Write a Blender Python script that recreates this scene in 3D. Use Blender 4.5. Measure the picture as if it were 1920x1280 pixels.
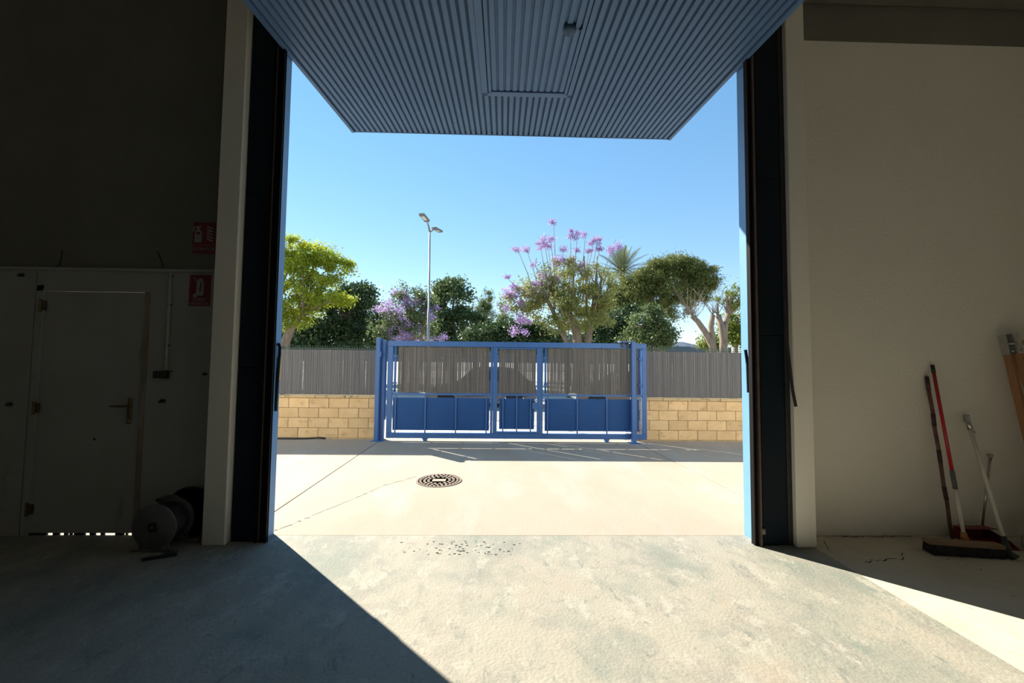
import bpy, math, random
import numpy as np
from mathutils import Vector, Matrix

for o in list(bpy.data.objects):
    bpy.data.objects.remove(o, do_unlink=True)
scene = bpy.context.scene
C = scene.collection
rnd = random.Random(7)

# ------------------------------------------------------------------ camera
CAM = Vector((0, 0, 1.5))
YAW, PITCH, ROLL, FPX = math.radians(1.32), math.radians(2.79), math.radians(0.63), 750.0
fwd = Vector((math.sin(YAW) * math.cos(PITCH), math.cos(YAW) * math.cos(PITCH), math.sin(PITCH)))
rgt = Vector((math.cos(YAW), -math.sin(YAW), 0))
upv = rgt.cross(fwd)
r2 = rgt * math.cos(ROLL) + upv * math.sin(ROLL)
u2 = upv * math.cos(ROLL) - rgt * math.sin(ROLL)
cam_d = bpy.data.cameras.new('camera')
cam_d.sensor_width = 36.0
cam_d.lens = FPX / 1920 * 36
cam_d.clip_start = 0.05
cam_d.clip_end = 2000
cam = bpy.data.objects.new('camera', cam_d)
C.objects.link(cam)
m = Matrix((r2, u2, -fwd)).transposed().to_4x4()
m.translation = CAM
cam.matrix_world = m
scene.camera = cam

# ------------------------------------------------------------------ sky, sun, exposure
SUN_EL, SUN_AZ = math.radians(38.0), math.radians(-47.0)      # azimuth from +Y, negative = to the left
w = bpy.data.worlds.new('world')
scene.world = w
w.use_nodes = True
nt = w.node_tree
nt.nodes.clear()
sky = nt.nodes.new('ShaderNodeTexSky')
sky.sky_type = 'NISHITA'
sky.sun_disc = False
sky.sun_elevation = SUN_EL
sky.sun_rotation = SUN_AZ
sky.air_density = 1.0
sky.dust_density = 0.0
sky.ozone_density = 2.0
sky.altitude = 1500
bg = nt.nodes.new('ShaderNodeBackground')
bg.inputs['Strength'].default_value = 0.312
wo = nt.nodes.new('ShaderNodeOutputWorld')
hs = nt.nodes.new('ShaderNodeHueSaturation')
hs.inputs['Saturation'].default_value = 1.29
nt.links.new(sky.outputs[0], hs.inputs['Color'])
gm = nt.nodes.new('ShaderNodeGamma')
gm.inputs['Gamma'].default_value = 0.6
nt.links.new(hs.outputs[0], gm.inputs['Color'])
nt.links.new(gm.outputs[0], bg.inputs['Color'])
nt.links.new(bg.outputs[0], wo.inputs['Surface'])
sl = bpy.data.lights.new('sun', 'SUN')
sl.energy = 9.0
sl.angle = math.radians(0.53)
sl.color = (1.0, 0.92, 0.77)
sun = bpy.data.objects.new('sun', sl)
C.objects.link(sun)
sdir = Vector((-math.sin(SUN_AZ) * math.cos(SUN_EL), -math.cos(SUN_AZ) * math.cos(SUN_EL), -math.sin(SUN_EL)))
sun.rotation_euler = sdir.to_track_quat('-Z', 'Y').to_euler()
sun.location = (-20, 20, 22)
vs = scene.view_settings
vs.view_transform = 'Standard'
vs.look = 'None'
vs.exposure = 0.45
vs.gamma = 1.0
vs.use_curve_mapping = False
scene.cycles.max_bounces = 12
scene.cycles.diffuse_bounces = 8
scene.cycles.transparent_max_bounces = 16

# ------------------------------------------------------------------ materials
def M(name, col, rough=0.7, metal=0.0, layers=(), bump=0.0, bscale=60.0, rv=0.0, trans=0.0, spec=None, coat=0.0, tcol=None):
    mt = bpy.data.materials.new(name)
    mt.use_nodes = True
    n = mt.node_tree
    n.nodes.clear()
    L = n.links.new
    out = n.nodes.new('ShaderNodeOutputMaterial')
    p = n.nodes.new('ShaderNodeBsdfPrincipled')
    p.inputs['Roughness'].default_value = rough
    p.inputs['Metallic'].default_value = metal
    if spec is not None:
        p.inputs['Specular IOR Level'].default_value = spec
    if coat:
        p.inputs['Coat Weight'].default_value = coat
        p.inputs['Coat Roughness'].default_value = 0.08
    tc = n.nodes.new('ShaderNodeTexCoord')
    vec = tc.outputs['Object']
    if rv:
        o0 = n.nodes.new('ShaderNodeObjectInfo')
        vm = n.nodes.new('ShaderNodeVectorMath')
        vm.operation = 'MULTIPLY_ADD'
        cb = n.nodes.new('ShaderNodeCombineXYZ')
        for k_ in range(3):
            L(o0.outputs['Random'], cb.inputs[k_])
        vm.inputs[1].default_value = (37.0, 53.0, 71.0)
        L(cb.outputs[0], vm.inputs[0])
        L(vec, vm.inputs[2])
        vec = vm.outputs[0]
    rgb = n.nodes.new('ShaderNodeRGB')
    rgb.outputs[0].default_value = (*col, 1)
    cur = rgb.outputs[0]
    for ly in layers:
        mp = n.nodes.new('ShaderNodeMapping')
        s = ly.get('scale', 5.0)
        mp.inputs['Scale'].default_value = s if isinstance(s, tuple) else (s, s, s)
        mp.inputs['Rotation'].default_value = (0, 0, ly.get('rot', 0.0))
        mp.inputs['Location'].default_value = ly.get('loc', (0, 0, 0))
        L(vec, mp.inputs['Vector'])
        nz = n.nodes.new('ShaderNodeTexNoise')
        nz.inputs['Scale'].default_value = 1.0
        nz.inputs['Detail'].default_value = ly.get('detail', 5.0)
        nz.inputs['Roughness'].default_value = ly.get('nrough', 0.6)
        nz.inputs['Distortion'].default_value = ly.get('dist', 0.0)
        L(mp.outputs[0], nz.inputs['Vector'])
        mr = n.nodes.new('ShaderNodeMapRange')
        mr.inputs['From Min'].default_value = ly.get('lo', 0.4)
        mr.inputs['From Max'].default_value = ly.get('hi', 0.7)
        mr.inputs['To Max'].default_value = ly.get('amt', 1.0)
        L(nz.outputs['Fac'], mr.inputs['Value'])
        mx = n.nodes.new('ShaderNodeMix')
        mx.data_type = 'RGBA'
        L(mr.outputs[0], mx.inputs['Factor'])
        L(cur, mx.inputs['A'])
        mx.inputs['B'].default_value = (*ly['col'], 1)
        cur = mx.outputs['Result']
    if rv:
        oi = n.nodes.new('ShaderNodeObjectInfo')
        mr = n.nodes.new('ShaderNodeMapRange')
        mr.inputs['To Min'].default_value = 1 - rv
        mr.inputs['To Max'].default_value = 1 + rv
        L(oi.outputs['Random'], mr.inputs['Value'])
        hv = n.nodes.new('ShaderNodeHueSaturation')
        L(mr.outputs[0], hv.inputs['Value'])
        L(cur, hv.inputs['Color'])
        cur = hv.outputs[0]
    L(cur, p.inputs['Base Color'])
    if bump:
        nb = n.nodes.new('ShaderNodeTexNoise')
        nb.inputs['Scale'].default_value = bscale
        nb.inputs['Detail'].default_value = 4
        L(tc.outputs['Object'], nb.inputs['Vector'])
        bp = n.nodes.new('ShaderNodeBump')
        bp.inputs['Strength'].default_value = bump
        bp.inputs['Distance'].default_value = 0.01
        L(nb.outputs['Fac'], bp.inputs['Height'])
        L(bp.outputs[0], p.inputs['Normal'])
    if trans:
        t = n.nodes.new('ShaderNodeBsdfTranslucent')
        if tcol:
            t.inputs['Color'].default_value = (*tcol, 1)
        else:
            L(cur, t.inputs['Color'])
        ms = n.nodes.new('ShaderNodeMixShader')
        ms.inputs[0].default_value = trans
        L(p.outputs[0], ms.inputs[1])
        L(t.outputs[0], ms.inputs[2])
        L(ms.outputs[0], out.inputs['Surface'])
    else:
        L(p.outputs[0], out.inputs['Surface'])
    return mt

G = {}
G['lane'] = M('painted_lane', (0.344, 0.322, 0.267), 0.75, layers=[
    dict(col=(0.197, 0.223, 0.194), scale=(1.1, 0.8, 1), lo=0.47, hi=0.62, amt=0.9, detail=10, nrough=0.72, rot=0.4),
    dict(col=(0.241, 0.231, 0.204), scale=(3.2, 2.4, 1), lo=0.50, hi=0.60, amt=0.6, detail=10, nrough=0.78, dist=0.4),
    dict(col=(0.402, 0.384, 0.329), scale=(4.5, 3.0, 1), lo=0.54, hi=0.60, amt=0.75, detail=10, nrough=0.8, loc=(3, 5, 0)),
    dict(col=(0.183, 0.197, 0.176), scale=(10, 6, 1), lo=0.585, hi=0.64, amt=0.65, detail=8, nrough=0.7, dist=0.8, loc=(7, 1, 0)),
    dict(col=(0.146, 0.139, 0.131), scale=(34, 24, 1), lo=0.68, hi=0.74, amt=0.6, detail=4),
    dict(col=(0.351, 0.278, 0.212), scale=(1.9, 1.2, 1), lo=0.58, hi=0.72, amt=0.6, detail=6, loc=(9, 2, 0))], bump=0.35, bscale=55)
G['floor'] = M('bare_concrete', (0.56, 0.52, 0.43), 0.8, layers=[
    dict(col=(0.44, 0.40, 0.33), scale=2.2, lo=0.45, hi=0.7, amt=0.8, detail=7, nrough=0.7),
    dict(col=(0.28, 0.25, 0.22), scale=(7, 4, 1), lo=0.62, hi=0.72, amt=0.7, detail=7, dist=1.0)], bump=0.3, bscale=40)
G['yard'] = M('courtyard_concrete', (0.37, 0.332, 0.272), 0.85, layers=[
    dict(col=(0.36, 0.298, 0.23), scale=(0.9, 0.5, 1), lo=0.42, hi=0.68, amt=0.9, detail=7, nrough=0.65),
    dict(col=(0.42, 0.385, 0.35), scale=(1.6, 0.5, 1), lo=0.5, hi=0.7, amt=0.7, detail=6, loc=(4, 1, 0)),
    dict(col=(0.22, 0.19, 0.16), scale=(22, 14, 1), lo=0.68, hi=0.76, amt=0.6, detail=5)], bump=0.25, bscale=50)
G['joint'] = M('joint_filler', (0.06, 0.058, 0.055), 0.9, layers=[dict(col=(0.035, 0.033, 0.03), scale=8.0)])
G['street'] = M('asphalt', (0.34, 0.33, 0.31), 0.9, layers=[dict(col=(0.26, 0.255, 0.25), scale=3.0)], bump=0.3, bscale=80)
G['paving'] = M('sidewalk_paving', (0.62, 0.59, 0.53), 0.85, layers=[dict(col=(0.5, 0.47, 0.42), scale=4.0)], bump=0.2)
G['wall_cream'] = M('cream_textured_plaster', (0.84, 0.81, 0.73), 0.85, layers=[
    dict(col=(0.79, 0.76, 0.685), scale=0.9, lo=0.4, hi=0.7, amt=0.8, detail=4),
    dict(col=(0.81, 0.76, 0.72), scale=0.7, lo=0.55, hi=0.7, amt=0.6, loc=(2, 2, 7))], bump=0.55, bscale=38)
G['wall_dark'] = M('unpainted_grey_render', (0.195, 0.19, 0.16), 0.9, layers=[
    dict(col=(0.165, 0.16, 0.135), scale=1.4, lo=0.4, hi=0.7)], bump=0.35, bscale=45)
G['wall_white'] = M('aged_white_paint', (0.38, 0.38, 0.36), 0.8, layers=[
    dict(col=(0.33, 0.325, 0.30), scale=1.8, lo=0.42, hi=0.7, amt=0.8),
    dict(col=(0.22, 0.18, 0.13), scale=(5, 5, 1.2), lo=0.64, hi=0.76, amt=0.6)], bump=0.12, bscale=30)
G['pillar'] = M('painted_pillar', (0.86, 0.83, 0.75), 0.7, layers=[
    dict(col=(0.80, 0.76, 0.68), scale=(6, 6, 1.2), lo=0.45, hi=0.75, amt=0.7)], bump=0.15, bscale=30)
G['room'] = M('warehouse_wall', (0.82, 0.82, 0.79), 0.9, layers=[dict(col=(0.78, 0.78, 0.75), scale=1.0)], bump=0.2)
G['facade'] = M('facade_render', (0.82, 0.80, 0.74), 0.85, layers=[dict(col=(0.78, 0.75, 0.68), scale=1.0)], bump=0.2)
G['panel'] = M('blue_lacquered_sheet', (0.085, 0.165, 0.31), 0.5, layers=[
    dict(col=(0.07, 0.14, 0.27), scale=(1.2, 1.2, 1), lo=0.4, hi=0.65, amt=0.8, detail=6),
    dict(col=(0.095, 0.165, 0.27), scale=(20, 4, 1), lo=0.6, hi=0.75, amt=0.4)], bump=0.05)
G['panel_dark'] = M('groove_shade_blue', (0.03, 0.075, 0.15), 0.6, layers=[dict(col=(0.025, 0.065, 0.13), scale=3.0)])  # groove shade between the ribs put into a darker blue; knob shares it
G['blue'] = M('blue_steel_paint', (0.045, 0.145, 0.40), 0.42, layers=[
    dict(col=(0.045, 0.125, 0.34), scale=2.5, lo=0.4, hi=0.7),
    dict(col=(0.16, 0.08, 0.05), scale=(9, 9, 9), lo=0.74, hi=0.78, amt=0.9, detail=6)], bump=0.03)
G['blue_sheet'] = M('blue_gate_sheet', (0.014, 0.08, 0.27), 0.6, spec=0.3, layers=[
    dict(col=(0.012, 0.07, 0.24), scale=2.0, lo=0.4, hi=0.7),
    dict(col=(0.15, 0.07, 0.045), scale=5.0, lo=0.735, hi=0.76, amt=0.9, detail=6)])
G['reveal'] = M('blue_reveal_paint', (0.15, 0.33, 0.64), 0.45, layers=[dict(col=(0.135, 0.30, 0.58), scale=4.0)])
G['navy'] = M('dark_navy_steel', (0.004, 0.011, 0.020), 0.6, spec=0.2, layers=[
    dict(col=(0.006, 0.015, 0.024), scale=3.0, lo=0.45, hi=0.75),
    dict(col=(0.04, 0.045, 0.05), scale=(14, 14, 5), lo=0.72, hi=0.8, amt=0.5)])
G['black_steel'] = M('rusty_black_channel', (0.007, 0.006, 0.006), 0.7, spec=0.15, layers=[
    dict(col=(0.022, 0.012, 0.008), scale=(8, 8, 1.0), lo=0.5, hi=0.72, amt=0.9)])
G['rubber'] = M('black_rubber', (0.015, 0.016, 0.018), 0.6, layers=[dict(col=(0.03, 0.03, 0.03), scale=12.0)])
G['edge'] = M('worn_steel_edge', (0.14, 0.115, 0.10), 0.5, metal=0.4, layers=[dict(col=(0.12, 0.07, 0.05), scale=9.0)])
G['brass'] = M('dull_brass', (0.20, 0.15, 0.07), 0.4, metal=0.7, layers=[dict(col=(0.13, 0.09, 0.04), scale=30.0)])
G['rust_wood'] = M('stained_brown_jamb', (0.24, 0.19, 0.14), 0.85, layers=[
    dict(col=(0.33, 0.30, 0.25), scale=(9, 9, 2), lo=0.45, hi=0.65)])
G['red'] = M('sign_red', (0.20, 0.012, 0.018), 0.55, layers=[dict(col=(0.17, 0.01, 0.015), scale=9.0)])
G['sign_white'] = M('sign_white', (0.34, 0.34, 0.32), 0.5, layers=[dict(col=(0.28, 0.28, 0.26), scale=15.0)])
G['yellow'] = M('yellow_label', (0.80, 0.55, 0.14), 0.5, layers=[dict(col=(0.7, 0.48, 0.14), scale=20.0)])
G['black'] = M('black_plastic', (0.012, 0.012, 0.013), 0.4, layers=[dict(col=(0.02, 0.02, 0.02), scale=12.0)])
G['grey_plastic'] = M('grey_plastic', (0.13, 0.13, 0.125), 0.55, layers=[dict(col=(0.09, 0.09, 0.085), scale=8.0)])
G['conduit'] = M('white_conduit', (0.50, 0.50, 0.47), 0.5, layers=[dict(col=(0.4, 0.39, 0.36), scale=9.0)])
G['block'] = M('sand_concrete_block', (0.76, 0.55, 0.31), 0.9, layers=[
    dict(col=(0.66, 0.45, 0.235), scale=3.5, lo=0.4, hi=0.7, amt=0.9, detail=7),
    dict(col=(0.36, 0.24, 0.13), scale=(5, 5, 9), lo=0.55, hi=0.72, amt=0.6, detail=7)], bump=0.5, bscale=60, rv=0.09)
G['mortar'] = M('mortar', (0.34, 0.26, 0.15), 0.95, layers=[dict(col=(0.27, 0.2, 0.12), scale=6.0)])
G['coping'] = M('stained_coping', (0.55, 0.42, 0.24), 0.9, layers=[
    dict(col=(0.2, 0.15, 0.1), scale=(7, 7, 12), lo=0.5, hi=0.7, amt=0.8, detail=6)], bump=0.3, rv=0.06)
G['reed'] = M('grey_reed_screen', (0.144, 0.146, 0.156), 0.75, layers=[
    dict(col=(0.202, 0.201, 0.211), scale=(28, 1, 0.3), lo=0.45, hi=0.7, detail=2),
    dict(col=(0.101, 0.102, 0.113), scale=(60, 1, 0.4), lo=0.52, hi=0.68, detail=1)])
G['reed_brown'] = M('brown_grey_reed_screen', (0.133, 0.128, 0.125), 0.75, layers=[
    dict(col=(0.194, 0.190, 0.187), scale=(28, 1, 0.3), lo=0.45, hi=0.7, detail=2),
    dict(col=(0.086, 0.084, 0.086), scale=(60, 1, 0.4), lo=0.52, hi=0.68, detail=1)])
G['fence_green'] = M('dark_green_wire', (0.02, 0.05, 0.045), 0.5, layers=[dict(col=(0.03, 0.06, 0.06), scale=9.0)])
G['iron'] = M('cast_iron_cover', (0.22, 0.165, 0.14), 0.75, layers=[
    dict(col=(0.28, 0.19, 0.16), scale=5.0, lo=0.45, hi=0.65)], bump=0.3, bscale=80)
G['iron_pale'] = M('dusty_iron_relief', (0.36, 0.30, 0.25), 0.8, layers=[dict(col=(0.30, 0.24, 0.20), scale=9.0)], bump=0.2)
G['galv'] = M('galvanised_steel', (0.27, 0.28, 0.29), 0.45, metal=0.3, layers=[dict(col=(0.22, 0.23, 0.24), scale=6.0)])
G['lamp_head'] = M('lamp_housing', (0.16, 0.16, 0.155), 0.5, layers=[dict(col=(0.2, 0.2, 0.19), scale=6.0)])
G['lamp_glass'] = M('lamp_lens', (0.7, 0.72, 0.72), 0.2, layers=[dict(col=(0.6, 0.62, 0.62), scale=9.0)])
G['wood'] = M('ladder_wood', (0.36, 0.19, 0.085), 0.6, layers=[
    dict(col=(0.27, 0.13, 0.055), scale=(16, 16, 2.0), lo=0.4, hi=0.7)], bump=0.1)
G['broom_wood'] = M('broom_block_wood', (0.30, 0.20, 0.13), 0.7, layers=[dict(col=(0.22, 0.14, 0.09), scale=(5, 40, 40))])
G['orange'] = M('orange_socket', (0.45, 0.20, 0.05), 0.5, layers=[dict(col=(0.36, 0.16, 0.05), scale=20.0)])
G['bristle'] = M('dark_bristles', (0.03, 0.028, 0.026), 0.9, layers=[dict(col=(0.06, 0.055, 0.05), scale=(120, 120, 4))], bump=0.8, bscale=200)
G['red_pole'] = M('red_lacquer_pole', (0.50, 0.015, 0.03), 0.35, layers=[dict(col=(0.4, 0.012, 0.025), scale=9.0)])
G['white_pole'] = M('white_pole', (0.78, 0.75, 0.66), 0.5, layers=[dict(col=(0.66, 0.62, 0.54), scale=12.0)])
G['tape'] = M('brown_taped_stick', (0.10, 0.035, 0.03), 0.6, layers=[dict(col=(0.17, 0.09, 0.06), scale=(10, 10, 14), lo=0.45, hi=0.62)])
G['tape_dark'] = M('dark_tape', (0.05, 0.02, 0.03), 0.5, layers=[dict(col=(0.08, 0.03, 0.04), scale=20.0)])
G['chrome'] = M('worn_chrome', (0.5, 0.5, 0.48), 0.28, metal=0.9, layers=[dict(col=(0.35, 0.35, 0.33), scale=25.0)])
G['dustpan'] = M('dark_red_plastic', (0.22, 0.012, 0.025), 0.45, layers=[dict(col=(0.17, 0.01, 0.02), scale=8.0)])
G['sack'] = M('beige_sackcloth', (0.40, 0.36, 0.27), 0.9, layers=[dict(col=(0.32, 0.28, 0.2), scale=8.0)], bump=0.5, bscale=90)
G['mop'] = M('dark_green_grey_mop', (0.05, 0.06, 0.055), 0.9, layers=[dict(col=(0.09, 0.1, 0.09), scale=20.0)], bump=0.6)
G['bark'] = M('brown_bark', (0.28, 0.21, 0.15), 0.9, layers=[dict(col=(0.17, 0.125, 0.09), scale=(14, 14, 3), lo=0.4, hi=0.65)], bump=0.6, bscale=25)
G['bark_pale'] = M('pale_grey_bark', (0.28, 0.215, 0.16), 0.9, layers=[dict(col=(0.17, 0.13, 0.095), scale=(10, 10, 3), lo=0.4, hi=0.65)], bump=0.5, bscale=25)
def leafmat(name, a, b, tr=0.45, tcol=None):
    return M(name, a, 0.5, layers=[dict(col=b, scale=1.1, lo=0.35, hi=0.65, detail=3)], trans=tr, spec=0.3)
G['leaf_lime'] = leafmat('lime_leaves', (0.40, 0.44, 0.04), (0.24, 0.32, 0.035), 0.6)
G['leaf_dark'] = leafmat('dark_evergreen_leaves', (0.045, 0.085, 0.035), (0.075, 0.12, 0.045), 0.3)
G['leaf_mid'] = leafmat('mid_green_leaves', (0.10, 0.15, 0.06), (0.15, 0.20, 0.075), 0.4)
G['leaf_olive'] = leafmat('olive_leaves', (0.36, 0.36, 0.11), (0.24, 0.27, 0.08), 0.5)
G['leaf_pine'] = leafmat('pine_needles', (0.20, 0.22, 0.06), (0.12, 0.15, 0.045), 0.35)
G['leaf_cypress'] = leafmat('cypress_leaves', (0.15, 0.19, 0.05), (0.09, 0.13, 0.04), 0.4)
G['leaf_yellow'] = leafmat('yellow_green_leaves', (0.25, 0.29, 0.04), (0.13, 0.18, 0.03), 0.5)
G['leaf_palm'] = leafmat('palm_leaves', (0.17, 0.20, 0.10), (0.12, 0.15, 0.08), 0.3)
G['blossom'] = leafmat('mauve_blossoms', (0.48, 0.34, 0.66), (0.58, 0.44, 0.70), 0.45)
G['blossom_pink'] = leafmat('pinkish_mauve_blossoms', (0.44, 0.31, 0.56), (0.52, 0.40, 0.62), 0.4)
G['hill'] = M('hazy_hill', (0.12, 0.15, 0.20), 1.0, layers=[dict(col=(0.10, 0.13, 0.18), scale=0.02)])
G['car'] = M('dark_grey_car_paint', (0.06, 0.065, 0.075), 0.3, metal=0.2, layers=[dict(col=(0.05, 0.055, 0.065), scale=2.0)], coat=1.0)
G['car2'] = M('black_car_paint', (0.02, 0.022, 0.028), 0.3, layers=[dict(col=(0.03, 0.03, 0.035), scale=2.0)], coat=1.0)
G['car_glass'] = M('tinted_car_glass', (0.02, 0.025, 0.03), 0.08, layers=[dict(col=(0.03, 0.035, 0.04), scale=2.0)])
G['tyre'] = M('tyre_rubber', (0.015, 0.015, 0.015), 0.8, layers=[dict(col=(0.03, 0.03, 0.03), scale=20.0)])

# ------------------------------------------------------------------ builders
def origin(p):
    v = Vector((0, 0, 0))
    while p is not None:
        v += p.location
        p = p.parent
    return v

class MB:
    def __init__(s):
        s.v, s.f = [], []
    def add(s, vs_, fs):
        b = len(s.v)
        s.v += [tuple(x) for x in vs_]
        s.f += [tuple(i + b for i in f) for f in fs]
        return s
    def box(s, x0, x1, y0, y1, z0, z1):
        return s.add([(x0, y0, z0), (x1, y0, z0), (x1, y1, z0), (x0, y1, z0), (x0, y0, z1), (x1, y0, z1), (x1, y1, z1), (x0, y1, z1)],
                     [(0, 3, 2, 1), (4, 5, 6, 7), (0, 1, 5, 4), (1, 2, 6, 5), (2, 3, 7, 6), (3, 0, 4, 7)])
    def cbox(s, x0, x1, y0, y1, z0, z1, c):
        """box with chamfered edges"""
        V, idx = [], {}
        for i, (sx, sy, sz) in enumerate([(a, b, d) for a in (0, 1) for b in (0, 1) for d in (0, 1)]):
            P = ((x0, x1)[sx], (y0, y1)[sy], (z0, z1)[sz])
            S = (1 - 2 * sx, 1 - 2 * sy, 1 - 2 * sz)
            for ax in range(3):
                q = [P[k] + (S[k] * c if k != ax else 0) for k in range(3)]
                idx[(sx, sy, sz, ax)] = len(V)
                V.append(tuple(q))
        F = []
        I = idx
        for a in (0, 1):
            F.append([I[(a, 0, 0, 0)], I[(a, 1, 0, 0)], I[(a, 1, 1, 0)], I[(a, 0, 1, 0)]])
            F.append([I[(0, a, 0, 1)], I[(1, a, 0, 1)], I[(1, a, 1, 1)], I[(0, a, 1, 1)]])
            F.append([I[(0, 0, a, 2)], I[(1, 0, a, 2)], I[(1, 1, a, 2)], I[(0, 1, a, 2)]])
        for a in (0, 1):
            for b in (0, 1):
                F.append([I[(a, b, 0, 0)], I[(a, b, 1, 0)], I[(a, b, 1, 1)], I[(a, b, 0, 1)]])
                F.append([I[(a, 0, b, 0)], I[(a, 1, b, 0)], I[(a, 1, b, 2)], I[(a, 0, b, 2)]])
                F.append([I[(0, a, b, 1)], I[(1, a, b, 1)], I[(1, a, b, 2)], I[(0, a, b, 2)]])
        for a in (0, 1):
            for b in (0, 1):
                for d in (0, 1):
                    F.append([I[(a, b, d, 0)], I[(a, b, d, 1)], I[(a, b, d, 2)]])
        cen = Vector(((x0 + x1) / 2, (y0 + y1) / 2, (z0 + z1) / 2))
        out = []
        for f in F:
            p = [Vector(V[i]) for i in f]
            nn = (p[1] - p[0]).cross(p[2] - p[0])
            if nn.dot(sum(p, Vector()) / len(p) - cen) < 0:
                f = f[::-1]
            out.append(tuple(f))
        return s.add(V, out)
    def tube(s, pts, r, n=8, cap=True):
        pts = [Vector(p) for p in pts]
        rs = r if isinstance(r, (list, tuple)) else [r] * len(pts)
        ref = Vector((0.31, 0.17, 0.93)).normalized()
        rings = []
        for i, p in enumerate(pts):
            t = (pts[min(i + 1, len(pts) - 1)] - pts[max(i - 1, 0)]).normalized()
            if abs(t.dot(ref)) > 0.97:
                ref = Vector((0.9, 0.3, 0.1)).normalized()
            a = t.cross(ref).normalized()
            b = t.cross(a).normalized()
            rings.append([p + (a * math.cos(2 * math.pi * k / n) + b * math.sin(2 * math.pi * k / n)) * rs[i] for k in range(n)])
        V = [v for R_ in rings for v in R_]
        F = []
        for i in range(len(pts) - 1):
            for k in range(n):
                F.append((i * n + k, i * n + (k + 1) % n, (i + 1) * n + (k + 1) % n, (i + 1) * n + k))
        if cap:
            F.append(tuple(range(n))[::-1])
            F.append(tuple(range((len(pts) - 1) * n, len(pts) * n)))
        return s.add(V, F)
    def lathe(s, prof, center, axis='Z', n=24):
        """profile of (radius, height) turned about an axis through center"""
        V = []
        for (r, h) in prof:
            for k in range(n):
                a = 2 * math.pi * k / n
                q = (r * math.cos(a), r * math.sin(a), h)
                if axis == 'Y':
                    q = (q[0], h, q[1])
                elif axis == 'X':
                    q = (h, q[0], q[1])
                V.append((center[0] + q[0], center[1] + q[1], center[2] + q[2]))
        F = [(i * n + k, i * n + (k + 1) % n, (i + 1) * n + (k + 1) % n, (i + 1) * n + k) for i in range(len(prof) - 1) for k in range(n)]
        if prof[0][0] > 1e-6:
            F.append(tuple(range(n))[::-1])
        if prof[-1][0] > 1e-6:
            F.append(tuple(range((len(prof) - 1) * n, len(prof) * n)))
        return s.add(V, F)
    def prism(s, poly, y0, y1):
        """polygon of (x, z) extruded from y0 to y1"""
        n = len(poly)
        V = [(x, y0, z) for x, z in poly] + [(x, y1, z) for x, z in poly]
        F = [tuple(range(n)), tuple(range(n, 2 * n))[::-1]] + [(i, i + n, (i + 1) % n + n, (i + 1) % n) for i in range(n)]
        return s.add(V, F)
    def flat(s, poly, z):
        """polygon of (x, y) lying at height z"""
        return s.add([(x, y, z) for x, y in poly], [tuple(range(len(poly)))])
    def beam(s, a, b, wx, wy, side=None):
        """rectangular bar from a to b; side = direction of the wx width"""
        a, b = Vector(a), Vector(b)
        t = (b - a).normalized()
        sd = Vector(side) if side else Vector((1, 0, 0))
        sd = (sd - t * sd.dot(t)).normalized()
        u = t.cross(sd)
        V = []
        for p in (a, b):
            for (i, j) in ((-1, -1), (1, -1), (1, 1), (-1, 1)):
                V.append(p + sd * i * wx / 2 + u * j * wy / 2)
        return s.add(V, [(0, 3, 2, 1), (4, 5, 6, 7), (0, 1, 5, 4), (1, 2, 6, 5), (2, 3, 7, 6), (3, 0, 4, 7)])
    def mesh(s, name, mat, off=Vector((0, 0, 0)), smooth=False):
        me = bpy.data.meshes.new(name)
        me.from_pydata([(x - off[0], y - off[1], z - off[2]) for x, y, z in s.v], [], s.f)
        me.materials.append(mat)
        if smooth:
            me.polygons.foreach_set('use_smooth', [True] * len(me.polygons))
        me.update()
        return me
    def build(s, name, mat, parent=None, smooth=False, label=None, kind=None):
        mat = G[mat] if isinstance(mat, str) else mat
        off = origin(parent)
        o = bpy.data.objects.new(name, s.mesh(name, mat, off, smooth))
        C.objects.link(o)
        if parent is not None:
            o.parent = parent
        if label:
            o['label'] = label
        if kind:
            o['kind'] = kind
        return o
    def top(s, name, mat, loc, smooth=False):
        """a thing that is one mesh, with its origin at loc"""
        mat = G[mat] if isinstance(mat, str) else mat
        loc = Vector(loc)
        o = bpy.data.objects.new(name, s.mesh(name, mat, loc, smooth))
        o.location = loc
        C.objects.link(o)
        return o

def tag(o, label, cat, group=None, kind=None):
    o['label'] = label
    o['category'] = cat
    if group:
        o['group'] = group
    if kind:
        o['kind'] = kind
    return o

def thing(name, label, cat, loc, group=None, kind=None):
    o = bpy.data.objects.new(name, None)
    o.empty_display_size = 0.1
    o.location = loc
    C.objects.link(o)
    return tag(o, label, cat, group, kind)

def box(x0, x1, y0, y1, z0, z1):
    return MB().box(x0, x1, y0, y1, z0, z1)

def text_part(name, txt, size, center, mat, parent, sx=1.0):
    """lettering standing upright in a wall plane, facing -Y"""
    cu = bpy.data.curves.new(name, 'FONT')
    cu.body = txt
    cu.size = size
    cu.align_x, cu.align_y = 'CENTER', 'CENTER'
    cu.extrude = 0.0008
    tmp = bpy.data.objects.new('tmp', cu)
    C.objects.link(tmp)
    bpy.context.view_layer.update()
    me = bpy.data.meshes.new_from_object(tmp.evaluated_get(bpy.context.evaluated_depsgraph_get()))
    bpy.data.objects.remove(tmp)
    off = origin(parent)
    me.transform(Matrix.Translation(Vector(center) - off) @ Matrix.Rotation(math.pi / 2, 4, 'X') @ Matrix.Diagonal((sx, 1, 1, 1)))
    me.materials.clear()
    me.materials.append(G[mat])
    o = bpy.data.objects.new(name, me)
    C.objects.link(o)
    o.parent = parent
    return o

def at(px, py, Y):
    """the point at distance Y beyond the camera on the line of sight through a pixel of the photograph"""
    d = fwd + r2 * ((px - 960) / FPX) + u2 * ((640 - py) / FPX)
    return CAM + d * (Y / d.y)

YW = 3.52                                   # inner face of the front wall
def yard_z(y):
    return -0.0216 * (y - YW)

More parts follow.
